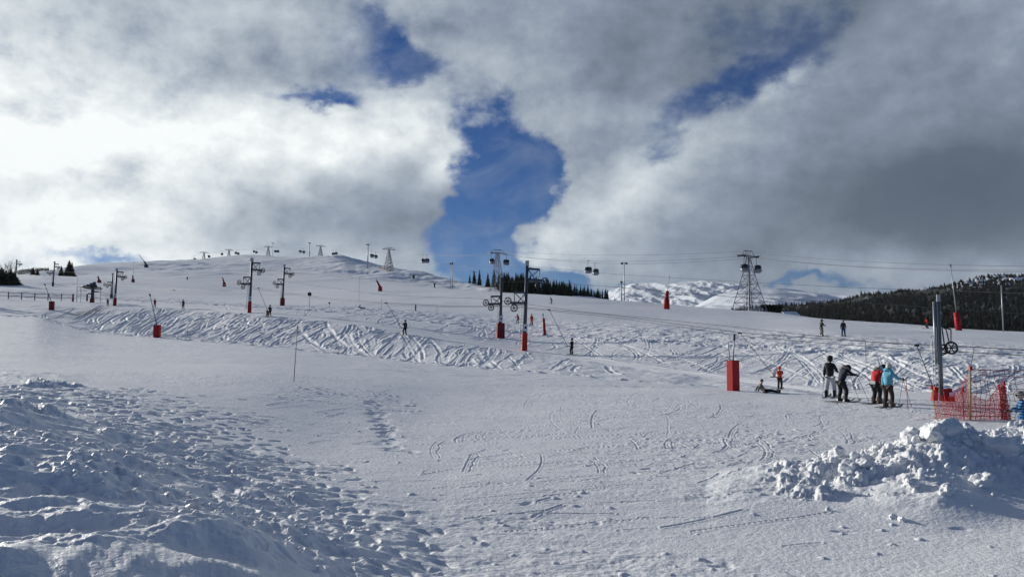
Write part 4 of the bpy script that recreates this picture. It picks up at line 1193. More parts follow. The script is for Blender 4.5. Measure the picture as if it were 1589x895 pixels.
def spruce_mesh(H, Rr, seed, nb=30, per=11):
    r = random.Random(seed); m = MB()
    for i in range(nb):
        f = i / (nb - 1); z = H * (.06 + .93 * f)
        rad = Rr * (1 - f) ** .85 * r.uniform(.8, 1.12) + .05 * Rr
        k = max(4, int(per * (1 - f * .6)))
        for j in range(k):
            if r.random() < .08: continue
            an = 2 * math.pi * (j + r.random() * .8) / k; L = rad * r.uniform(.6, 1.12)
            d = Vector((math.cos(an), math.sin(an), 0)); s_ = Vector((-d.y, d.x, 0)) * L * r.uniform(.2, .34)
            drop = Vector((0, 0, -L * r.uniform(.25, .5))); lift = Vector((0, 0, H * .035 * r.uniform(.6, 1.4)))
            c = Vector((0, 0, z))
            m.add([c + lift, c + d * L * .6 + s_ + drop * .5, c + d * L + drop, c + d * L * .6 - s_ + drop * .6], [(0, 1, 2), (0, 2, 3)])
            m.add([c - lift * .8, c + d * L * .5 + Vector((0, 0, lift.z * .6)) + drop * .3, c + d * L * .85 + drop * 1.3], [(0, 1, 2)])
    return m.mesh('spruce_crown')
protos = []
for k in range(6):
    H = 10.0
    cm = spruce_mesh(H, 2.0 + .35 * (k % 3), 20 + k)
    tm = MB().tube((0, 0, -1), (0, 0, H * .97), .22, .03, 6).mesh('spruce_trunk')
    protos.append((cm, tm))
for cm, tm in protos: cm.materials.append(M['needle']); tm.materials.append(M['bark'])
def spruce(pos, H, wid, label, group, k=None):
    t = empty('spruce_tree', pos, random.uniform(0, 6), label, 'tree', group)
    cm, tm = protos[k if k is not None else random.randrange(6)]
    s = H / 10; t.scale = (s * wid, s * wid, s)
    link('crown', cm, t); link('trunk', tm, t)
    return t
def tree_at(u, yb, yt, Dg, wid, label, group, k=None):
    p = hit(u, yb, Dg); H = (yb - yt) * pxm(p.y)
    return spruce(p, H, wid, label, group, k)
G1 = 'spruces in the row along the middle skyline'
singles = [(729, 437.5, 422, 'smallest spruce at the left end of the skyline row'), (736, 439, 419, 'slim spruce second in the skyline row'), (744, 440.5, 415.5, 'pointed tall spruce third in the skyline row'),
           (757, 443, 421, 'low spruce in the gap left of the pylon in the row'), (767, 445, 417, 'tall spruce at the foot of the pylon within the row'), (774, 446, 422, 'bushy spruce right behind the pylon in the row')]
for u, yb, yt, lb in singles: tree_at(u, yb, yt, 345, random.uniform(.85, 1.05), lb, G1)
tops = [(780, 424), (800, 424), (815, 426), (840, 431), (850, 433), (870, 438), (882, 436), (895, 444), (910, 444), (922, 446), (940, 449), (950, 455)]
places = []
for i in range(150):
    u = 776 + 168 * (i + random.random()) / 90 if i < 90 else random.uniform(776, 930)
    yt = np.interp(u, [a for a, b in tops], [b for a, b in tops]) + (random.uniform(-4, 6) if i < 90 else random.uniform(3, 12))
    yb = np.interp(u, [776, 850, 945], [447, 456.5, 462])
    yt = min(yt, yb - 5)
    D = random.uniform(295, 345)
    p = P(u, yb, D); p.z = ground(p.x, p.y)
    top = P(u, yt, D)
    if top.z - p.z < 2: continue
    o = spruce(p, min(top.z - p.z, 13), random.uniform(.7, 1.0), 'dark spruce packed in the dense middle of the skyline row', G1)
for u, yb, yt, lb in [(954, 463, 458, 'tiny spruce just left of the slim floodlight mast'), (975, 465.5, 461, 'tiny spruce just right of the slim floodlight mast')]:
    tree_at(u, yb, yt, 260, .9, lb, G1)
# left edge
G2 = 'conifers at the far left'
tree_at(107, 427, 401, 300, 2.0, 'broad dark spruce standing alone on the left skyline', G2, 1)
tree_at(111, 427, 404, 305, 1.9, 'second trunk top of the broad dark spruce clump', G2, 3)
tree_at(95, 425, 409, 300, 1.5, 'small spruce leaning into the left side of the broad one', G2, 2)
tree_at(51, 422.5, 411, 360, 2.6, 'low wide conifer on the left rise', G2, 0)
tree_at(58, 427, 416.5, 330, 1.9, 'small conifer in front of the low wide one', G2, 4)
for u, yt, w in [(2, 414, 2.6), (9, 418, 2.8), (16, 414, 2.2), (21, 420, 2.6), (-6, 410, 2.6)]:
    tree_at(u, 441, yt, 262, w, 'dark conifer in the clump at the left edge of the picture', G2)
for k, (u, D, h_) in enumerate([(-70, 176, 9), (-105, 180, 11), (-140, 184, 10), (-175, 182, 12), (-215, 186, 11), (-250, 190, 12), (-290, 188, 11)]):
    p = Vector(((u - CX) / F0 * D, D, 0)); p.z = ground(p.x, p.y)
    spruce(p, h_, 1.3, 'tall spruce just beyond the left edge shading the piste head', 'spruces beyond the left edge')
def bare_shrub(pos, H, seed, label):
    r = random.Random(seed); t = empty('bare_tree', pos, 0, label, 'tree', 'leafless trees at the left edge')
    m = MB()
    def grow(a, d, L, rad, n):
        b = a + d * L; m.tube(a, b, rad, rad * .65, 4)
        if n == 0: return
        for _ in range(r.choice([2, 3, 3])):
            nd = (d + Vector((r.uniform(-.6, .6), r.uniform(-.6, .6), r.uniform(-.1, .4)))).normalized()
            grow(a + d * L * r.uniform(.5, 1), nd, L * r.uniform(.6, .85), rad * .6, n - 1)
    MB().tube((0, 0, -.5), (0, 0, H * .25), .16, .1, 6).build('trunk', M['bark'], t)
    for k in range(3): grow(Vector((0, 0, H * .2)), Vector((r.uniform(-.3, .3), r.uniform(-.3, .3), 1)).normalized(), H * .28, .07, 4)
    m.build('branches', M['dry'], t)
    return t
for k, (u, yt, lb) in enumerate([(4, 402, 'leafless tree leaning at the very left edge'), (12, 396, 'tallest leafless tree above the left edge conifers'), (19, 404, 'leafless tree just left of the far left pylon')]):
    p = hit(u, 440, 262); bare_shrub(p, (440 - yt) * pxm(p.y), 60 + k, lb)
# hazy scrub behind the left rise, hedge beside the wide pylon
def scrub(name, pts, label, cat, matl, n=500, seed=3, kind=None):
    r = random.Random(seed); m = MB()
    for _ in range(n):
        (u0, y0, h0, D0), (u1, y1, h1, D1) = r.choice(list(zip(pts[:-1], pts[1:])))
        f = r.random(); u = u0 + (u1 - u0) * f; D = D0 + (D1 - D0) * f + r.uniform(-3, 3); hh = h0 + (h1 - h0) * f
        p = P(u, y0 + (y1 - y0) * f, D); z = r.random() ** .7 * hh * r.uniform(.75, 1.05) ; s_ = .35
        c = p + Vector((0, 0, z))
        m.add([c + Vector((r.uniform(-1, 1), r.uniform(-1, 1), r.uniform(-1, 1))) * s_ for _ in range(3)], [(0, 1, 2)])
    return tag(m.build(name, matl), label, cat, None, kind)
scrub('scrub', [(26, 432, 4.5, 420), (50, 427, 4.2, 430), (76, 424, 3.2, 440)], 'hazy grey leafless scrub behind the left rise', 'scrub', M['dry'], 3000, 3, 'stuff')
hd = empty('hedge', P(1196, 485.5, 238), 0, 'dense dark flat topped hedge right of the wide lattice pylon', 'hedge')
m = MB(); r_ = random.Random(5)
for _ in range(5200):
    c = Vector((r_.uniform(-3.0, 3.3), r_.uniform(-1.2, 1.2), r_.uniform(-.8, 2.35 + .25 * r_.random())))
    m.add([c + Vector((r_.uniform(-1, 1), r_.uniform(-1, 1), r_.uniform(-1, 1))) * .26 for _ in range(3)], [(0, 1, 2)])
m.build('foliage', M['needle'], hd)
m = MB()
for k in range(7): m.tube((-2.8 + k * .9, 0, -1), (-2.8 + k * .9, 0, 1.6), .08, None, 5)
m.build('stems', M['bark'], hd)

# forest on the right hill: one mass
def lowpoly_tree(seed):
    r = random.Random(seed); vs = []; fs = []
    for lv in range(4):
        z0 = .05 + lv * .22; z1 = z0 + .38; rad = .26 * (1 - lv * .22)
        n0 = len(vs); vs.append((0, 0, min(z1, 1.0)))
        for k in range(7):
            an = 2 * math.pi * (k + r.random() * .5) / 7; q = rad * r.uniform(.65, 1.2)
            vs.append((q * math.cos(an), q * math.sin(an), z0 + r.uniform(-.04, .04)))
        fs += [(n0, n0 + 1 + k, n0 + 1 + (k + 1) % 7) for k in range(7)]
    return np.array(vs), np.array(fs)
lp = [lowpoly_tree(k) for k in range(5)]
VS = []; FS = []; off = 0
HR, HCc = HX.shape
sk = 1.0
for i in range(15000):
    f = random.random(); fu = random.random()
    rr_ = f * 1.08 / 1.3; r0 = int(rr_ * (HR - 1)); c0 = int(fu * (HCc - 1))
    x, y, z = HX[r0, c0], HY[r0, c0], HZ[r0, c0]
    u = x / y * F0 + CX
    if u > 1660: continue
    if f > 0.55 and u > 1430:      # clearings with snow and chalets near the top
        if vnoise(np.array([x / 45]), np.array([y / 45]), 5)[0] > 0.08 and random.random() < .95: continue
    hh = random.uniform(4.5, 11) * (0.8 if y > 1200 else 1); wd = hh * random.uniform(1.0, 1.5)
    v, fc = lp[i % 5]
    an = random.uniform(0, 6.3); ca, sa = math.cos(an), math.sin(an)
    w = np.empty_like(v); w[:, 0] = (v[:, 0] * ca - v[:, 1] * sa) * wd + x; w[:, 1] = (v[:, 0] * sa + v[:, 1] * ca) * wd + y; w[:, 2] = v[:, 2] * hh + z - .5
    VS.append(w); FS.append(fc + off); off += len(v)
V = np.concatenate(VS); F = np.concatenate(FS)
me = bpy.data.meshes.new('forest'); me.from_pydata(V.tolist(), [], F.tolist()); me.update()
tag(link('forest', me, None, M['forest']), 'dense dark conifer forest covering the right hillside', 'forest', None, 'stuff')
def hill_pt(u, f):
    r0 = int(f / 1.3 * (HR - 1)); c0 = int(np.argmin(np.abs(uh[r0] - u)))
    return Vector((HX[r0, c0], HY[r0, c0], HZ[r0, c0]))
for u, f, w, lb in [(1583, .80, 20, 'biggest chalet with curved snowy roof at the right edge of the woods'), (1553, .9, 16, 'pale chalet high in the woods above the leaning grey pole'), (1506, .86, 15, 'low snow roofed chalet in the upper woods left of the grey pole'),
                    (1524, .82, 12, 'small chalet roof just below the woodland crest'), (1440, .93, 12, 'snowy roof chalet on the left part of the wooded crest')]:
    chalet(hill_pt(u, f), w, w * .7, 5, random.uniform(-.3, .3), lb)

# ------------------------------------------------------------------ people
def skin(name, J, E, mat_, parent, rad_add=0.0, root=0, sub=1, smooth=True):
    """J: list of (x,y,z,rx,ry); E: edges -> one continuous evaluated mesh"""
    bm = bmesh.new()
    lay = bm.verts.layers.skin.verify()
    vs = []
    for i, j in enumerate(J):
        v = bm.verts.new(j[:3]); r0 = j[3] + rad_add; r1 = (j[4] if len(j) > 4 else j[3]) + rad_add
        v[lay].radius = (r0, r1); v[lay].use_root = (i == root)
        vs.append(v)
    for a, b in E: bm.edges.new((vs[a], vs[b]))
    me = bpy.data.meshes.new('tmp'); bm.to_mesh(me); bm.free()
    o = bpy.data.objects.new('tmp', me); COL.objects.link(o)
    m = o.modifiers.new('s', 'SKIN'); m.use_smooth_shade = smooth
    s_ = o.modifiers.new('d', 'SUBSURF'); s_.levels = sub; s_.render_levels = sub
    dg = bpy.context.evaluated_depsgraph_get(); dg.update()
    ev = bpy.data.meshes.new_from_object(o.evaluated_get(dg))
    bpy.data.objects.remove(o); bpy.data.meshes.remove(me)
    ev.name = name
    return link(name, ev, parent, mat_)
def cloth(name, col, rough=.7): return mat(name, col, rough, 0, .2, 9, .006, 26)
CL = dict(black=cloth('black_cloth', (.014, .015, .018)), navy=cloth('navy_cloth', (.012, .016, .032)), white=cloth('pale_grey_cloth', (.50, .51, .50)), red=cloth('red_cloth', (.50, .015, .02)),
          darkred=cloth('dark_red_cloth', (.22, .012, .02)), blue=cloth('light_blue_cloth', (.13, .42, .55)), brown=cloth('dark_brown_cloth', (.045, .026, .022)), orange=cloth('orange_red_cloth', (.62, .07, .03)),
          grey=cloth('grey_cloth', (.14, .145, .14)), jeans=cloth('blue_cloth', (.03, .06, .16)), midblue=cloth('mid_blue_cloth', (.03, .13, .30)), cream=cloth('cream_knit', (.62, .60, .50)), fur=cloth('fur_trim', (.30, .26, .21), .9),
          green=cloth('olive_cloth', (.06, .07, .05)), skinc=mat('skin', (.50, .30, .22), .5, 0, .05, 4), boot=mat('boot_plastic', (.02, .018, .018), .35, 0, .2, 5), bootbr=mat('brown_boot', (.06, .03, .02), .4, 0, .2, 5), ski=mat('ski_top', (.03, .03, .04), .3, 0, .3, 5))
def person(u, yb, hpx, Dg, face, label, jacket='black', trousers='black', hat='black', lean=8, knee=6, stance=.14, arms=('fwd', 'fwd'), skis=True, hood=None, far=False, boot='boot', Hfix=None, roll=0, board=False, look=(0, 0), group='skiers on the slopes', extra=None, headdown=0):
    """face: compass of the body's forward direction (deg, 0 = away from camera, -90 = to the right)"""
    p = hit(u, yb, Dg); Hm = hpx * pxm(p.y) if Hfix is None else Hfix
    sc = Hm / 1.78
    t = empty('person', p, R(face), label, 'person', group)
    t.scale = (sc, sc, sc); 
    if roll: t.rotation_euler = (0, R(roll), R(face))
    la = R(lean); ka = R(knee)
    zh = .92
    kn = [Vector((s * (stance * .9), .04 + .35 * math.sin(ka), .50)) for s in (-1, 1)]
    ank = [Vector((s * stance, 0, .11)) for s in (-1, 1)]
    pel = Vector((0, -.18 * math.sin(ka) * 1.5, zh - .12 * math.sin(ka)))
    def up(d, side=0, fwd=0): return pel + Vector((side, math.sin(la) * d + math.cos(la) * fwd, math.cos(la) * d - math.sin(la) * fwd))
    chest = up(.36); neck = up(.56); nk2 = up(.62, 0, .02)
    hd_ = up(.73 - headdown * .1, 0, .04 + headdown * .14)
    J = [(*pel, .135, .11), (*up(.18), .125, .10), (*chest, .15, .115), (*neck, .07, .07), (*nk2, .06, .06)]
    E = [(0, 1), (1, 2), (2, 3), (3, 4)]
    # head
    J += [(*(hd_ + Vector((0, 0, -.06))), .072, .078), (*(hd_ + Vector((0, 0, .03))), .085, .095), (*(hd_ + Vector((0, 0, .11))), .055, .06)]
    E += [(4, 5), (5, 6), (6, 7)]
    sh = []; hands = []; armch = []
    for s, a in zip((-1, 1), arms):
        S0 = up(.50, s * .17)
        if a == 'fwd': el = S0 + Vector((s * .07, .12, -.25)); ha = el + Vector((-s * .02, .24, -.06))
        elif a == 'down': el = S0 + Vector((s * .06, -.02, -.29)); ha = el + Vector((s * .03, .06, -.25))
        elif a == 'out': el = S0 + Vector((s * .16, .10, -.22)); ha = el + Vector((s * .16, .14, -.03))
        elif a == 'reach': el = S0 + Vector((s * .04, .23, -.17)); ha = el + Vector((0, .24, -.05))
        elif a == 'tow': el = S0 + Vector((s * .05, .14, -.22)); ha = el + Vector((-s * .06, .22, .12))
        elif a == 'up': el = S0 + Vector((s * .26, 0, .02)); ha = el + Vector((s * .2, 0, .12))
        armch.append((S0, el, ha)); n = len(J)
        J += [(*S0, .062), (*el, .045), (*(el.lerp(ha, .9)), .033), (*ha, .036, .03), (*(ha + (ha - el).normalized() * .07), .026, .018)]
        E += [(2, n), (n, n + 1), (n + 1, n + 2), (n + 2, n + 3), (n + 3, n + 4)]
        hands.append(ha)
    legs = []
    for i, s in enumerate((-1, 1)):
        hp = pel + Vector((s * .095, 0, -.04)); n = len(J)
        J += [(*hp, .095), (*kn[i], .062), (*ank[i], .045), (*(ank[i] + Vector((0, .14, -.05))), .04, .03)]
        E += [(0, n), (n, n + 1), (n + 1, n + 2), (n + 2, n + 3)]
        legs.append((hp, kn[i], ank[i]))
    body = skin('body', J, E, CL['skinc'], t)
    body.data.materials.append(CL[trousers]); body.data.materials.append(CL[jacket] if jacket in CL else M[jacket])
    zn = nk2.z - .02
    for f_ in body.data.polygons:
        cz_ = f_.center
        near_hand = min((cz_ - h_).length for h_ in hands) < .1
        f_.material_index = 0 if (cz_.z > zn or near_hand) else (2 if cz_.z > pel.z + .05 else 1)
    # jacket
    JJ = [(*(pel + Vector((0, 0, -.06))), .19, .165), (*up(.18), .175, .145), (*chest, .185, .15), (*up(.52), .11, .1)]
    EE = [(0, 1), (1, 2), (2, 3)]
    for S0, el, ha in armch:
        n = len(JJ); JJ += [(*S0, .088), (*el, .072), (*el.lerp(ha, .85), .055)]; EE += [(2, n), (n, n + 1), (n + 1, n + 2)]
    skin('jacket', JJ, EE, CL[jacket] if jacket in CL else M[jacket], t)
    JJ = [(*(pel + Vector((0, 0, .0))), .15, .13)]; EE = []
    for hp, k_, a_ in legs:
        n = len(JJ); JJ += [(*(hp + Vector((0, 0, -.05))), .125), (*k_, .098), (*k_.lerp(a_, .5), .09), (*(a_ + Vector((0, 0, .05))), .09)]; EE += [(0, n), (n, n + 1), (n + 1, n + 2), (n + 2, n + 3)]
    skin('trousers', JJ, EE, CL[trousers], t)
    # hat / helmet with hair line, gloves, boots
    m = MB(); c = hd_ + Vector((0, -.01, .0))
    m.lathe([(.10, -.085), (.118, -.02), (.128, .04), (.118, .10), (.085, .155), (.02, .175)], 14, tuple(c), 1, 1.12); m.build('hat', CL[hat] if hat in CL else M[hat], t, True)
    m = MB(); m.box(tuple(hd_ + Vector((0, .105, .02))), (.15, .05, .065)); m.build('goggles', M['rubber'], t)
    if hood:
        m = MB(); m.torus(tuple(up(.60, 0, -.02)), tuple(up(1, 0, .25) - up(0)), .13, .065, 16, 7); m.build('hood_collar', CL[hood], t, True)
    for (S0, el, ha) in armch:
        d = (ha - el).normalized(); q = d.cross(Vector((0, 0, 1))).normalized()
        g = [(*(ha - d * .05), .042), (*(ha + d * .03), .05, .036), (*(ha + d * .09), .03, .026)]
        ge = [(0, 1), (1, 2)]
        for f_ in (-1.5, -.5, .5, 1.5):
            n = len(g); b0 = ha + d * .07 + q * f_ * .02
            g += [(*(b0 + d * .03), .013), (*(b0 + d * .05 + Vector((0, 0, -.03))), .011)]; ge += [(2, n), (n, n + 1)]
        n = len(g); g += [(*(ha + q * .045 + d * .04), .014), (*(ha + q * .05 + d * .07 + Vector((0, 0, -.02))), .012)]; ge += [(1, n), (n, n + 1)]
        if far: g = g[:3]; ge = ge[:2]
        skin('glove', g, ge, CL['boot'], t)
    for i, a_ in enumerate(ank):
        m = MB(); m.box(tuple(a_ + Vector((0, .05, -.035))), (.12, .32, .12), None, .85); m.box(tuple(a_ + Vector((0, 0, .09))), (.135, .16, .22), None, .95)
        o = m.build('boot', CL[boot], t); b = o.modifiers.new('b', 'BEVEL'); b.width = .02; b.segments = 2
    if skis:
        xs = (-1, 1) if not board else (0,)
        for i, s in enumerate(xs):
            m = MB(); x = s * stance; L0, L1 = -.75, .85; wd = .045 if not board else .13; n = 12; v = []; f = []
            for k in range(n + 1):
                y_ = L0 + (L1 - L0) * k / n; zz = .012 + (.10 * max(0, (y_ - .6) / .25) ** 2); ww = wd * (1 if k < n else .4)
                v += [(x - ww, y_, zz), (x + ww, y_, zz), (x + ww, y_, zz + .02), (x - ww, y_, zz + .02)]
            for k in range(n):
                a = 4 * k
                f += [(a, a + 1, a + 5, a + 4), (a + 1, a + 2, a + 6, a + 5), (a + 2, a + 3, a + 7, a + 6), (a + 3, a, a + 4, a + 7)]
            f += [(3, 2, 1, 0), (4 * n, 4 * n + 1, 4 * n + 2, 4 * n + 3)]
            m.add(v, f); m.build('ski' if not board else 'snowboard', CL['ski'], t)
    bpy.context.view_layer.update()
    mw = t.matrix_world
    return t, [mw @ h for h in hands], p, sc
def ski_pole(hand, foot, label, sc=1.0):
    d = foot - hand
    t = empty('ski_pole', hand, 0, label, 'ski pole', 'ski poles of the queue')
    up_ = -d.normalized() * .08
    MB().tube(up_, d, .009, .007, 6).build('shaft', M['dark'], t)
    MB().tube(up_, up_ * -.8, .017, None, 8).build('grip', M['rubber'], t)
    MB().tube(d * .94, d * .95, .04, .035, 10).build('basket', M['rubber'], t)
def pole_for(hand, du, dy, label):
    f = hand + Vector((du, dy, 0)); f.z = ground(f.x, f.y) + .01
    ski_pole(hand, f, label)
QG = 'skiers waiting at the lift queue'
t, h, p, sc = person(1289, 616, 63, 35.5, -35, 'person in black jacket and pale grey trousers at the left of the queue', 'black', 'white', 'black', 4, 4, .17, ('down', 'fwd'), group=QG)
pole_for(h[0], -.15, -.1, 'ski pole at the left hand of the pale trousered person')
t, h, p, sc = person(1307, 624, 63, 33.8, -72, 'person in navy hooded jacket and black trousers leaning on poles in the queue', 'navy', 'black', 'navy', 24, 8, .2, ('reach', 'reach'), hood='fur', group=QG, headdown=.8)
pole_for(h[1], .35, -.35, 'ski pole the navy jacketed person leans on')
pole_for(h[0], .45, .15, 'far side ski pole of the navy jacketed person')
t, h, p, sc = person(1370, 622, 56, 35, -50, 'person in black jacket and grey trousers mostly hidden between red and blue jackets', 'black', 'grey', 'black', 12, 5, .14, ('fwd', 'fwd'), group=QG)
t, h, p, sc = person(1360, 627, 63, 33.2, -60, 'person in red jacket with fur trimmed hood and black trousers bending forward', 'red', 'black', 'white', 22, 10, .13, ('down', 'fwd'), hood='fur', boot='bootbr', group=QG, headdown=.6)
rt = t
MB().box((0, -.20, .93), (.24, .06, .14)).build('waist_panel', CL['white'], rt)
t, h, p, sc = person(1379, 632, 66, 32.2, -55, 'person in light blue jacket, cream hat and brown trousers, rightmost of the queue', 'blue', 'brown', 'cream', 10, 5, .15, ('down', 'out'), hood='blue', boot='bootbr', group=QG)
pole_for(h[1], .25, -.1, 'ski pole in the outstretched hand of the light blue jacket')
pole_for(h[1], -.05, .35, 'second ski pole beside the light blue jacket')
# towed and free skiers
t, h, p, sc = person(1210.5, 604, 34.5, 50, -30, 'small person in red jacket being towed just right of the red box', 'orange', 'brown', 'orange', -4, 6, .12, ('tow', 'tow'), group=None)
tow_bar(P(1148, 516.2, 55.3), p + Vector((-.25, .1, .72)), 'tow bar pulling the small red skier near the red box')
t, h, p, sc = person(887, 550, 24.5, 76, 40, 'person in black towed up the track right of the centre pylon', 'black', 'black', 'black', -5, 8, .15, ('tow', 'tow'), far=True, group='skiers towed by the drag lift')
tow_bar(P(852, 480, 78), p + Vector((-.4, .1, .85)), 'tow bar pulling the black clad skier right of the centre pylon')
t, h, p, sc = person(628, 520, 24, 97, 35, 'person in black towed along the track left of the centre pylons', 'black', 'black', 'black', -6, 10, .17, ('tow', 'down'), far=True, group='skiers towed by the drag lift')
tow_bar(P(599, 469.5, 98), p + Vector((-.4, .1, .9)), 'tow bar pulling the black clad skier in the middle')
t, h, p, sc = person(418.5, 490.5, 18, 122, 30, 'adult in black towed right of the red based pylon', 'black', 'black', 'black', -4, 6, .15, ('tow', 'down'), far=True, group='skiers towed by the drag lift')
tow_bar(P(401, 447, 125), p + Vector((-.4, .1, .9)), 'tow bar pulling the adult and child pair')
person(414.5, 491, 12.5, 121, 30, 'child in dark red towed beside the black clad adult', 'darkred', 'black', 'black', -4, 6, .13, ('tow', 'down'), far=True, group='skiers towed by the drag lift')
t, h, p, sc = person(284, 479, 14.5, 150, 25, 'dark clad person towed above the leaning lance', 'black', 'black', 'black', -3, 4, .15, ('tow', 'down'), far=True, group='skiers towed by the drag lift')
tow_bar(P(270, 450, 155), p + Vector((-.4, .1, .9)), 'tow bar pulling the dark skier above the leaning lance')
person(240, 476.5, 13.5, 157, 20, 'person in dark red suit towed on the bank top left of centre', 'darkred', 'darkred', 'darkred', -3, 4, .15, ('tow', 'down'), far=True, group='skiers towed by the drag lift')
person(167, 474, 10.5, 180, 20, 'tiny dark person beside the return wheel pylon', 'navy', 'black', 'black', -3, 4, .15, ('down', 'down'), far=True, group='skiers towed by the drag lift')
person(645, 482.5, 10, 185, 60, 'tiny dark person crossing the middle slope', 'black', 'black', 'black', 5, 10, .15, ('down', 'fwd'), far=True)
person(825, 501, 17, 128, 10, 'person in a bright orange red suit right of the centre pylon', 'orange', 'orange', 'orange', 4, 5, .12, ('down', 'down'), far=True)
person(803.5, 498.5, 14.5, 130, 150, 'person in red jacket half hidden behind the centre pylon', 'red', 'grey', 'darkred', 10, 16, .2, ('down', 'out'), far=True)
person(856, 469.5, 11.5, 175, 80, 'dark skier leaning into a turn near the spruce row', 'green', 'black', 'grey', 22, 25, .15, ('out', 'out'), far=True, roll=-24)
person(1275, 523, 25.5, 80, -75, 'dark clad person standing left of another on the upper right slope', 'black', 'grey', 'black', 5, 4, .13, ('fwd', 'fwd'), far=True, group='two skiers on the upper right slope')
person(1309, 524, 25.5, 79, 165, 'person in black jacket and blue trousers on the upper right slope', 'black', 'jeans', 'fur', 2, 6, .14, ('down', 'down'), far=True, group='two skiers on the upper right slope')
person(1439, 508.5, 17.5, 112, 100, 'small person in red jacket on the crest left of the grey mast', 'red', 'black', 'darkred', 22, 22, .15, ('fwd', 'fwd'), far=True)
# seated and lying people
def lying(u, yb, Dg, label, s=1.0):
    p = hit(u, yb, Dg)
    t = empty('person', p, 0, label, 'person'); t.scale = (s, s, s)
    J = [(0, 0, .16, .13, .13), (-.16, 0, .32, .14), (-.24, 0, .48, .13), (-.20, -.02, .60, .06), (-.16, -.03, .70, .085, .09), (-.14, -.03, .80, .07)]
    E = [(0, 1), (1, 2), (2, 3), (3, 4), (4, 5)]
    for sgn in (-1, 1):
        n = len(J); J += [(-.26, sgn * .17, .46, .06), (-.42, sgn * .24, .28, .045), (-.48, sgn * .22, .08, .035)]; E += [(2, n), (n, n + 1), (n + 1, n + 2)]
        n = len(J); J += [(.08, sgn * .1, .13, .09), (.45, sgn * .13, .17, .065), (.82, sgn * .14, .08, .05), (.88, sgn * .14, .16, .04)]; E += [(0, n), (n, n + 1), (n + 1, n + 2), (n + 2, n + 3)]
    skin('body', J, E, CL['skinc'], t)
    skin('jacket', [(*j[:3], j[3] + .035) for j in J[:4]] + [(*J[6][:3], .09), (*J[7][:3], .07), (*J[8][:3], .05), (*J[13][:3], .09), (*J[14][:3], .07), (*J[15][:3], .05)], [(0, 1), (1, 2), (2, 3), (2, 4), (4, 5), (5, 6), (2, 7), (7, 8), (8, 9)], CL['grey'], t)
    skin('trousers', [(.0, 0, .15, .14)] + [(*J[i][:3], J[i][3] + .03) for i in (9, 10, 11, 16, 17, 18)], [(0, 1), (1, 2), (2, 3), (0, 4), (4, 5), (5, 6)], CL['black'], t)
    MB().lathe([(.11, -.03), (.12, .03), (.1, .1), (.03, .14)], 12, (-.15, -.02, .76)).build('hat', CL['grey'], t, True)
    for sgn in (-1, 1): MB().box((.92, sgn * .14, .1), (.12, .12, .26)).build('boot', CL['boot'], t)
    return t
lying(1186, 610, 43.5, 'person in grey jacket sitting in the snow beside the red skier', .82)
lying(559.5, 481, 168, 'tiny dark figure sitting in the snow on the middle slope', .9)
# child at the right edge behind the snow pile
M['hatstripe'] = mat('striped_knit', (.05, .03, .03), .8)
tt = M['hatstripe'].node_tree; bb_ = tt.nodes['Principled BSDF']
def stripes(mm, c0, c1, sc_, axis='Z', thr=.5):
    tt = mm.node_tree; g = N(tt, 'ShaderNodeTexCoord'); w = N(tt, 'ShaderNodeTexWave', wave_type='BANDS', bands_direction=axis)
    w.inputs['Scale'].default_value = sc_; w.inputs['Distortion'].default_value = .6
    tt.links.new(g.outputs['Object'], w.inputs['Vector'])
    r = N(tt, 'ShaderNodeValToRGB'); r.color_ramp.interpolation = 'CONSTANT'; r.color_ramp.elements[0].color = (*c0, 1); r.color_ramp.elements[1].color = (*c1, 1); r.color_ramp.elements[1].position = thr
    tt.links.new(w.outputs['Fac'], r.inputs[0]); tt.links.new(r.outputs[0], tt.nodes['Principled BSDF'].inputs['Base Color'])
stripes(M['hatstripe'], (.045, .028, .026), (.55, .52, .50), 5.5, 'Z', .7)
M['jacketstripe'] = cloth('striped_blue_cloth', (.05, .2, .4)); stripes(M['jacketstripe'], (.012, .02, .06), (.05, .20, .42), 3.2, 'Z', .45)
a_, t_ = ray(1585, 605)
Dc = 18.5; gz = ground(a_ * Dc, Dc)
hgt = P(1585, 605, Dc).z - gz
t, h, p, sc = person(1587, 700, 10, 18.5, 70, 'child with striped brown hat and striped blue jacket at the right edge', 'jacketstripe', 'midblue', 'hatstripe', 4, 6, .12, ('fwd', 'fwd'), skis=False, Hfix=1.2, group=None)
t.location = (a_ * Dc, Dc, P(1585, 607, Dc).z - 1.2 + .0)
MB().lathe([(.124, -.05), (.136, -.01), (.124, .03)], 14, (0, .02, 1.66), 1, 1.1).build('hat_brim', M['hatstripe'], t, True)
cz = t.location.z
tg = hit(1449, 600, 37)
# an empty tow bar by the drive pylon
tow_bar(P(1422, 535, 39.3), P(1447, 598, 37.5), 'empty tow bar hanging beside the red net', True)

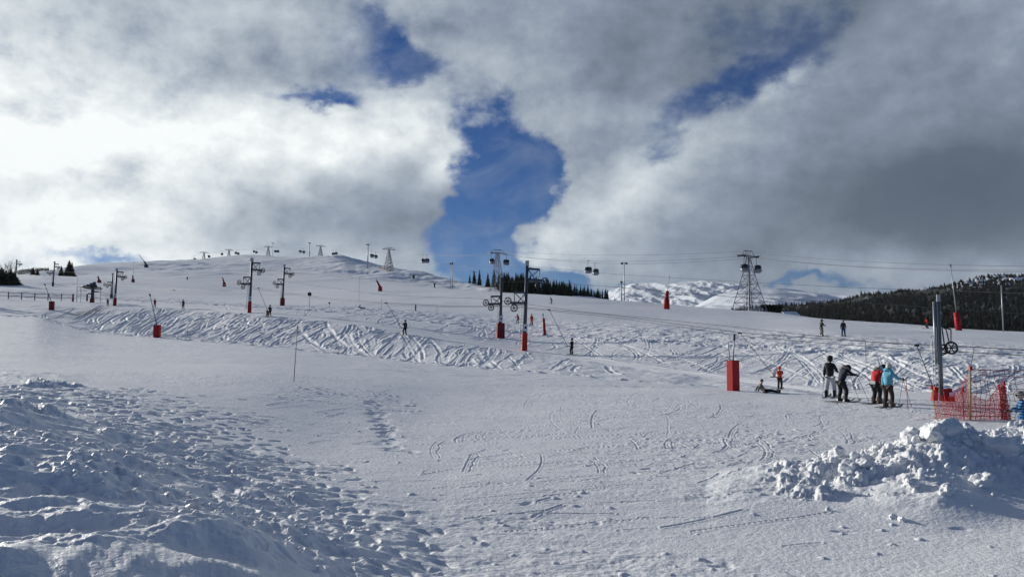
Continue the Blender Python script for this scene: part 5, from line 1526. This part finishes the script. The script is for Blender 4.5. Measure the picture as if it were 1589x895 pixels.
# ------------------------------------------------------------------ safety nets
def fiber(name, col):
    return mat(name, col, .6, 0, .15, 4)
M['netred'] = fiber('red_net', (.62, .05, .05)); M['netdark'] = fiber('dark_red_net', (.28, .05, .06))
def net(parent, base, top, n, m_, r, matl, jit=.02, name='netting'):
    """base/top: polylines of points (same length); n columns, m_ rows of mesh cells"""
    def samp(pl_, f):
        x = f * (len(pl_) - 1); i = min(int(x), len(pl_) - 2); return pl_[i].lerp(pl_[i + 1], x - i)
    mb = MB(); gr = [[None] * (m_ + 1) for _ in range(n + 1)]
    for i in range(n + 1):
        b0, t0 = samp(base, i / n), samp(top, i / n)
        for j in range(m_ + 1):
            q = b0.lerp(t0, j / m_)
            gr[i][j] = q + Vector((random.gauss(0, jit), random.gauss(0, jit * 2), random.gauss(0, jit))) if 0 < i < n else q
    for i in range(n + 1):
        for j in range(m_ + 1):
            if i < n: mb.tube(gr[i][j], gr[i + 1][j], r, None, 3)
            if j < m_: mb.tube(gr[i][j], gr[i][j + 1], r, None, 3)
    return mb.build(name, matl, parent)
DN = 27.5
def NP(u, y, D=DN): return P(u, y, D)
o0 = NP(1452, 655)
o0.z = ground(o0.x, o0.y)
t = empty('red_safety_net', (0, 0, 0), 0, 'fine red safety net sagging between low red posts in front of the drive pylon', 'net')
net(t, [NP(1452, 658), NP(1480, 658), NP(1505, 659), NP(1540, 660), NP(1568, 660)], [NP(1446, 602), NP(1470, 622), NP(1495, 604), NP(1530, 622), NP(1551, 600), ], 92, 34, .0042, M['netred'], .012)
net(t, [NP(1470, 625, DN - .1), NP(1490, 640, DN - .1), NP(1505, 650, DN - .1)], [NP(1472, 616, DN - .1), NP(1490, 597, DN - .1), NP(1504, 577, DN - .1)], 22, 14, .0045, M['netred'], .015)
for (u0, y0, u1, y1) in [(1446, 600, 1454, 655), (1494, 603, 1496, 655), (1550, 598, 1556, 655), (1558, 594, 1562, 655)]:
    MB().tube(NP(u0, y0), NP(u1, y1), .015, None, 8).build('post', M['redpad'] if u0 != 1446 else M['yellow'], t)
    MB().tube(NP(u0, y0 - 2), NP(u0, y0 + 4), .045, None, 8).build('post_cap', M['redpad'], t)
m = MB(); m.poly([NP(1446, 628), NP(1470, 630), NP(1500, 633), NP(1552, 634)], .008); m.poly([NP(1452, 641), NP(1500, 645), NP(1556, 646)], .012); m.build('edge_cord', M['netred'], t)
m = MB(); m.poly([NP(1551, 602, DN - .15), NP(1557, 625, DN - .15), NP(1560, 650, DN - .15)], .07, 6)
net(t, [NP(1554, 655, DN - .2), NP(1570, 655, DN - .2)], [NP(1551, 602, DN - .2), NP(1559, 596, DN - .2)], 22, 50, .006, M['netred'], .012, 'bunched_netting')
t = empty('tall_safety_net', (0, 0, 0), 0, 'tall wide meshed red net strung from a yellow pole towards the right edge', 'net')
D2 = 27.2
net(t, [NP(1507, 655, D2), NP(1560, 656, D2), NP(1640, 658, D2)], [NP(1507, 573, D2), NP(1560, 575.5, D2), NP(1640, 577, D2)], 15, 9, .010, M['netdark'], .03)
MB().poly([NP(1505, 572.5, D2), NP(1560, 574.5, D2), NP(1640, 576, D2)], .012, 6).build('top_cord', M['netdark'], t)
MB().tube(NP(1505.5, 662, D2), NP(1504.8, 569, D2), .03, .027, 10).build('yellow_pole', M['yellow'], t, True)
MB().box(tuple(NP(1506, 571, D2)), (.09, .09, .13)).build('pole_cap', M['redpad'], t)
MB().tube(NP(1507, 566, D2), NP(1511.5, 540, D2), .011, .008, 6).build('whip_rod', M['dark'], t)

# ------------------------------------------------------------------ snow blocks of the ploughed pile
def block_mesh(seed, cut=.75):
    r = random.Random(seed)
    bm = bmesh.new(); bmesh.ops.create_icosphere(bm, subdivisions=4, radius=1)
    pl_ = [(Vector((r.uniform(-1, 1), r.uniform(-1, 1), r.uniform(-1, 1))).normalized(), r.uniform(.45, .85)) for _ in range(7)]
    from mathutils import noise as mn
    for v in bm.verts:
        c = v.co.copy()
        for n_, d_ in pl_:
            k = c.dot(n_)
            if k > d_: c -= n_ * (k - d_) * .85
        o_ = Vector((seed * 3.1, 0, 0))
        c *= 1 + .30 * mn.noise(c * 1.7 + o_) + .22 * mn.noise(c * 3.7 + o_) + .12 * mn.noise(c * 8 + o_)
        v.co = c
    me = bpy.data.meshes.new('snow_block'); bm.to_mesh(me); bm.free()
    me.polygons.foreach_set('use_smooth', [True] * len(me.polygons)); me.materials.append(M['snow'])
    return me
blocks = [block_mesh(k) for k in range(8)]
def put_block(u, y, Dg, r, label, squash=.75, group='big snow blocks on the ploughed pile'):
    p = hit(u, y, Dg)
    # settle on the real relief near the sight line
    a, tt_ = ray(u, y); best = None
    for D in np.linspace(Dg * .8, Dg * 1.2, 120):
        g_ = ground(a * D, D)
        if g_ >= tt_ * D - r * .3: best = D; break
    D = best or Dg
    o = link('snow_block', random.choice(blocks)); o.location = (a * D, D, ground(a * D, D) + r * .25)
    o.scale = (r * random.uniform(.9, 1.3), r, r * squash); o.rotation_euler = (random.uniform(-.5, .5), random.uniform(-.5, .5), random.uniform(0, 6))
    return tag(o, label, 'snow block', group)
for u, y, Dg, r, lb in [(1412, 676, 15, .24, 'large rounded snow block at the left shoulder of the pile'), (1450, 670, 15, .26, 'large snow block on the crest under the net edge'), (1478, 666, 15.2, .25, 'large snow block on the crest below the yellow pole'),
        (1296, 704, 14.8, .20, 'upright snow block at the left tip of the pile'), (1318, 728, 14.2, .17, 'snow block just below the upright one at the left tip'), (1338, 722, 14.4, .16, 'snow block right of the upright one at the left tip'),
        (1412, 752, 13.4, .14, 'loose snow block low on the pile front'), (1388, 803, 11.9, .07, 'small snow lump fallen at the foot of the pile'), (1400, 806, 11.9, .06, 'flat snow lump right beside the fallen one at the pile foot'),
        (1527, 748, 13.2, .2, 'tilted snow slab in the middle of the pile front'), (1468, 760, 13.0, .15, 'snow block left of the tilted slab'), (1560, 690, 14.6, .26, 'big snow block on the right part of the crest')]:
    put_block(u, y, Dg, r, lb)
# countless small crumbs of the pile: one object
vs = []; fs = []; off = 0
small = []
for k in range(4):
    bm = bmesh.new(); bmesh.ops.create_icosphere(bm, subdivisions=2, radius=1)
    for v in bm.verts: v.co *= 1 + .35 * (vnoise(np.array([v.co.x * 1.7 + k * 9]), np.array([v.co.y * 1.7 + v.co.z * 2.3]), k)[0])
    small.append((np.array([v.co[:] for v in bm.verts]), np.array([[v.index for v in f.verts] for f in bm.faces]))); bm.free()
for i in range(420):
    u = random.uniform(1270, 1700); D = random.gauss(14.3, .9)
    hl = float(np.interp(u, cu, chh))
    if hl < .25 or D < 12.2 or D > 16.2: continue
    r = random.choice([.015, .02, .03, .04, .06]) * random.uniform(.8, 1.3)
    x = (u - CX) / F0 * D; z = ground(x, D)
    v, f = small[i % 4]
    E_ = np.array(Euler((random.uniform(0, 6), random.uniform(0, 6), 0)).to_matrix())
    w = (v * r * np.array([1.2, 1, .8])) @ E_.T + np.array([x, D, z + r * .2])
    vs.append(w); fs.append(f + off); off += len(v)
for i in range(420):
    s_ = random.uniform(1.1, 2.7); ubd = float(np.interp(s_, [0, 1, 1.5, 2, 2.5, 3], [900, 600, 480, 360, 230, 120]))
    u = ubd - abs(random.gauss(60, 170))
    if u < -40: continue
    r_i = int(np.searchsorted(SS, s_)); c_i = int(np.interp(u, uu, IDXC)); r = random.uniform(.012, .035)
    v, f = small[i % 4]; w = v * r + np.array([X[r_i, c_i], Y[r_i, c_i], Z[r_i, c_i] + r * .2]); vs.append(w); fs.append(f + off); off += len(v)
V = np.concatenate(vs); F = np.concatenate(fs)
me = bpy.data.meshes.new('snow_crumbs'); me.from_pydata(V.tolist(), [], F.tolist()); me.polygons.foreach_set('use_smooth', [True] * len(me.polygons)); me.update()
tag(link('snow_crumbs', me, None, M['snow']), 'countless small crumbs of ploughed snow', 'snow crumbs', None, 'stuff')
# translucent ice chunk on the left bank
mi = bpy.data.materials.new('ice'); mi.use_nodes = True
b = mi.node_tree.nodes['Principled BSDF']; b.inputs['Base Color'].default_value = (.66, .67, .68, 1); b.inputs['Roughness'].default_value = .35; b.inputs['Subsurface Weight'].default_value = .0
b.inputs['Subsurface Radius'].default_value = (.2, .25, .3); b.inputs['Subsurface Scale'].default_value = .3
p = hit(296, 822, 8)
m = MB(); m.add([(-.11, .02, -.05), (.08, .05, -.05), (.09, -.04, -.05), (-.08, -.06, -.05), (-.09, .01, .05), (.03, .02, .15), (.09, -.01, .11), (.01, -.05, .10)], [(0, 1, 2, 3), (0, 3, 7, 4), (3, 2, 6, 7), (2, 1, 5, 6), (1, 0, 4, 5), (4, 7, 6, 5)])
o = m.build('ice_chunk', mi); bv = o.modifiers.new('b', 'BEVEL'); bv.width = .012; bv.segments = 2
o.location = (p.x, p.y, p.z + .02); tag(o, 'small translucent ice chunk sticking out of the left snow bank', 'ice chunk')
# ------------------------------------------------------------------ the air
hz = MB()
x0, x1, y0, y1, z0, z1 = -24000., 24000., -60., 20500., -420., 760.
hz.add([(x0, y0, z0), (x1, y0, z0), (x1, y1, z0), (x0, y1, z0), (x0, y0, z1), (x1, y0, z1), (x1, y1, z1), (x0, y1, z1)], [(0, 3, 2, 1), (4, 5, 6, 7), (0, 1, 5, 4), (1, 2, 6, 5), (2, 3, 7, 6), (3, 0, 4, 7)])
mh = bpy.data.materials.new('haze'); mh.use_nodes = True
t_ = mh.node_tree; t_.nodes.clear()
pv = N(t_, 'ShaderNodeVolumePrincipled'); pv.inputs['Color'].default_value = (.86, .92, 1, 1); pv.inputs['Density'].default_value = 2.6e-5; pv.inputs['Anisotropy'].default_value = 0.2
ou = N(t_, 'ShaderNodeOutputMaterial'); t_.links.new(pv.outputs[0], ou.inputs['Volume'])
tag(hz.build('haze', mh), 'thin cold air over the whole valley', 'haze', None, 'stuff')
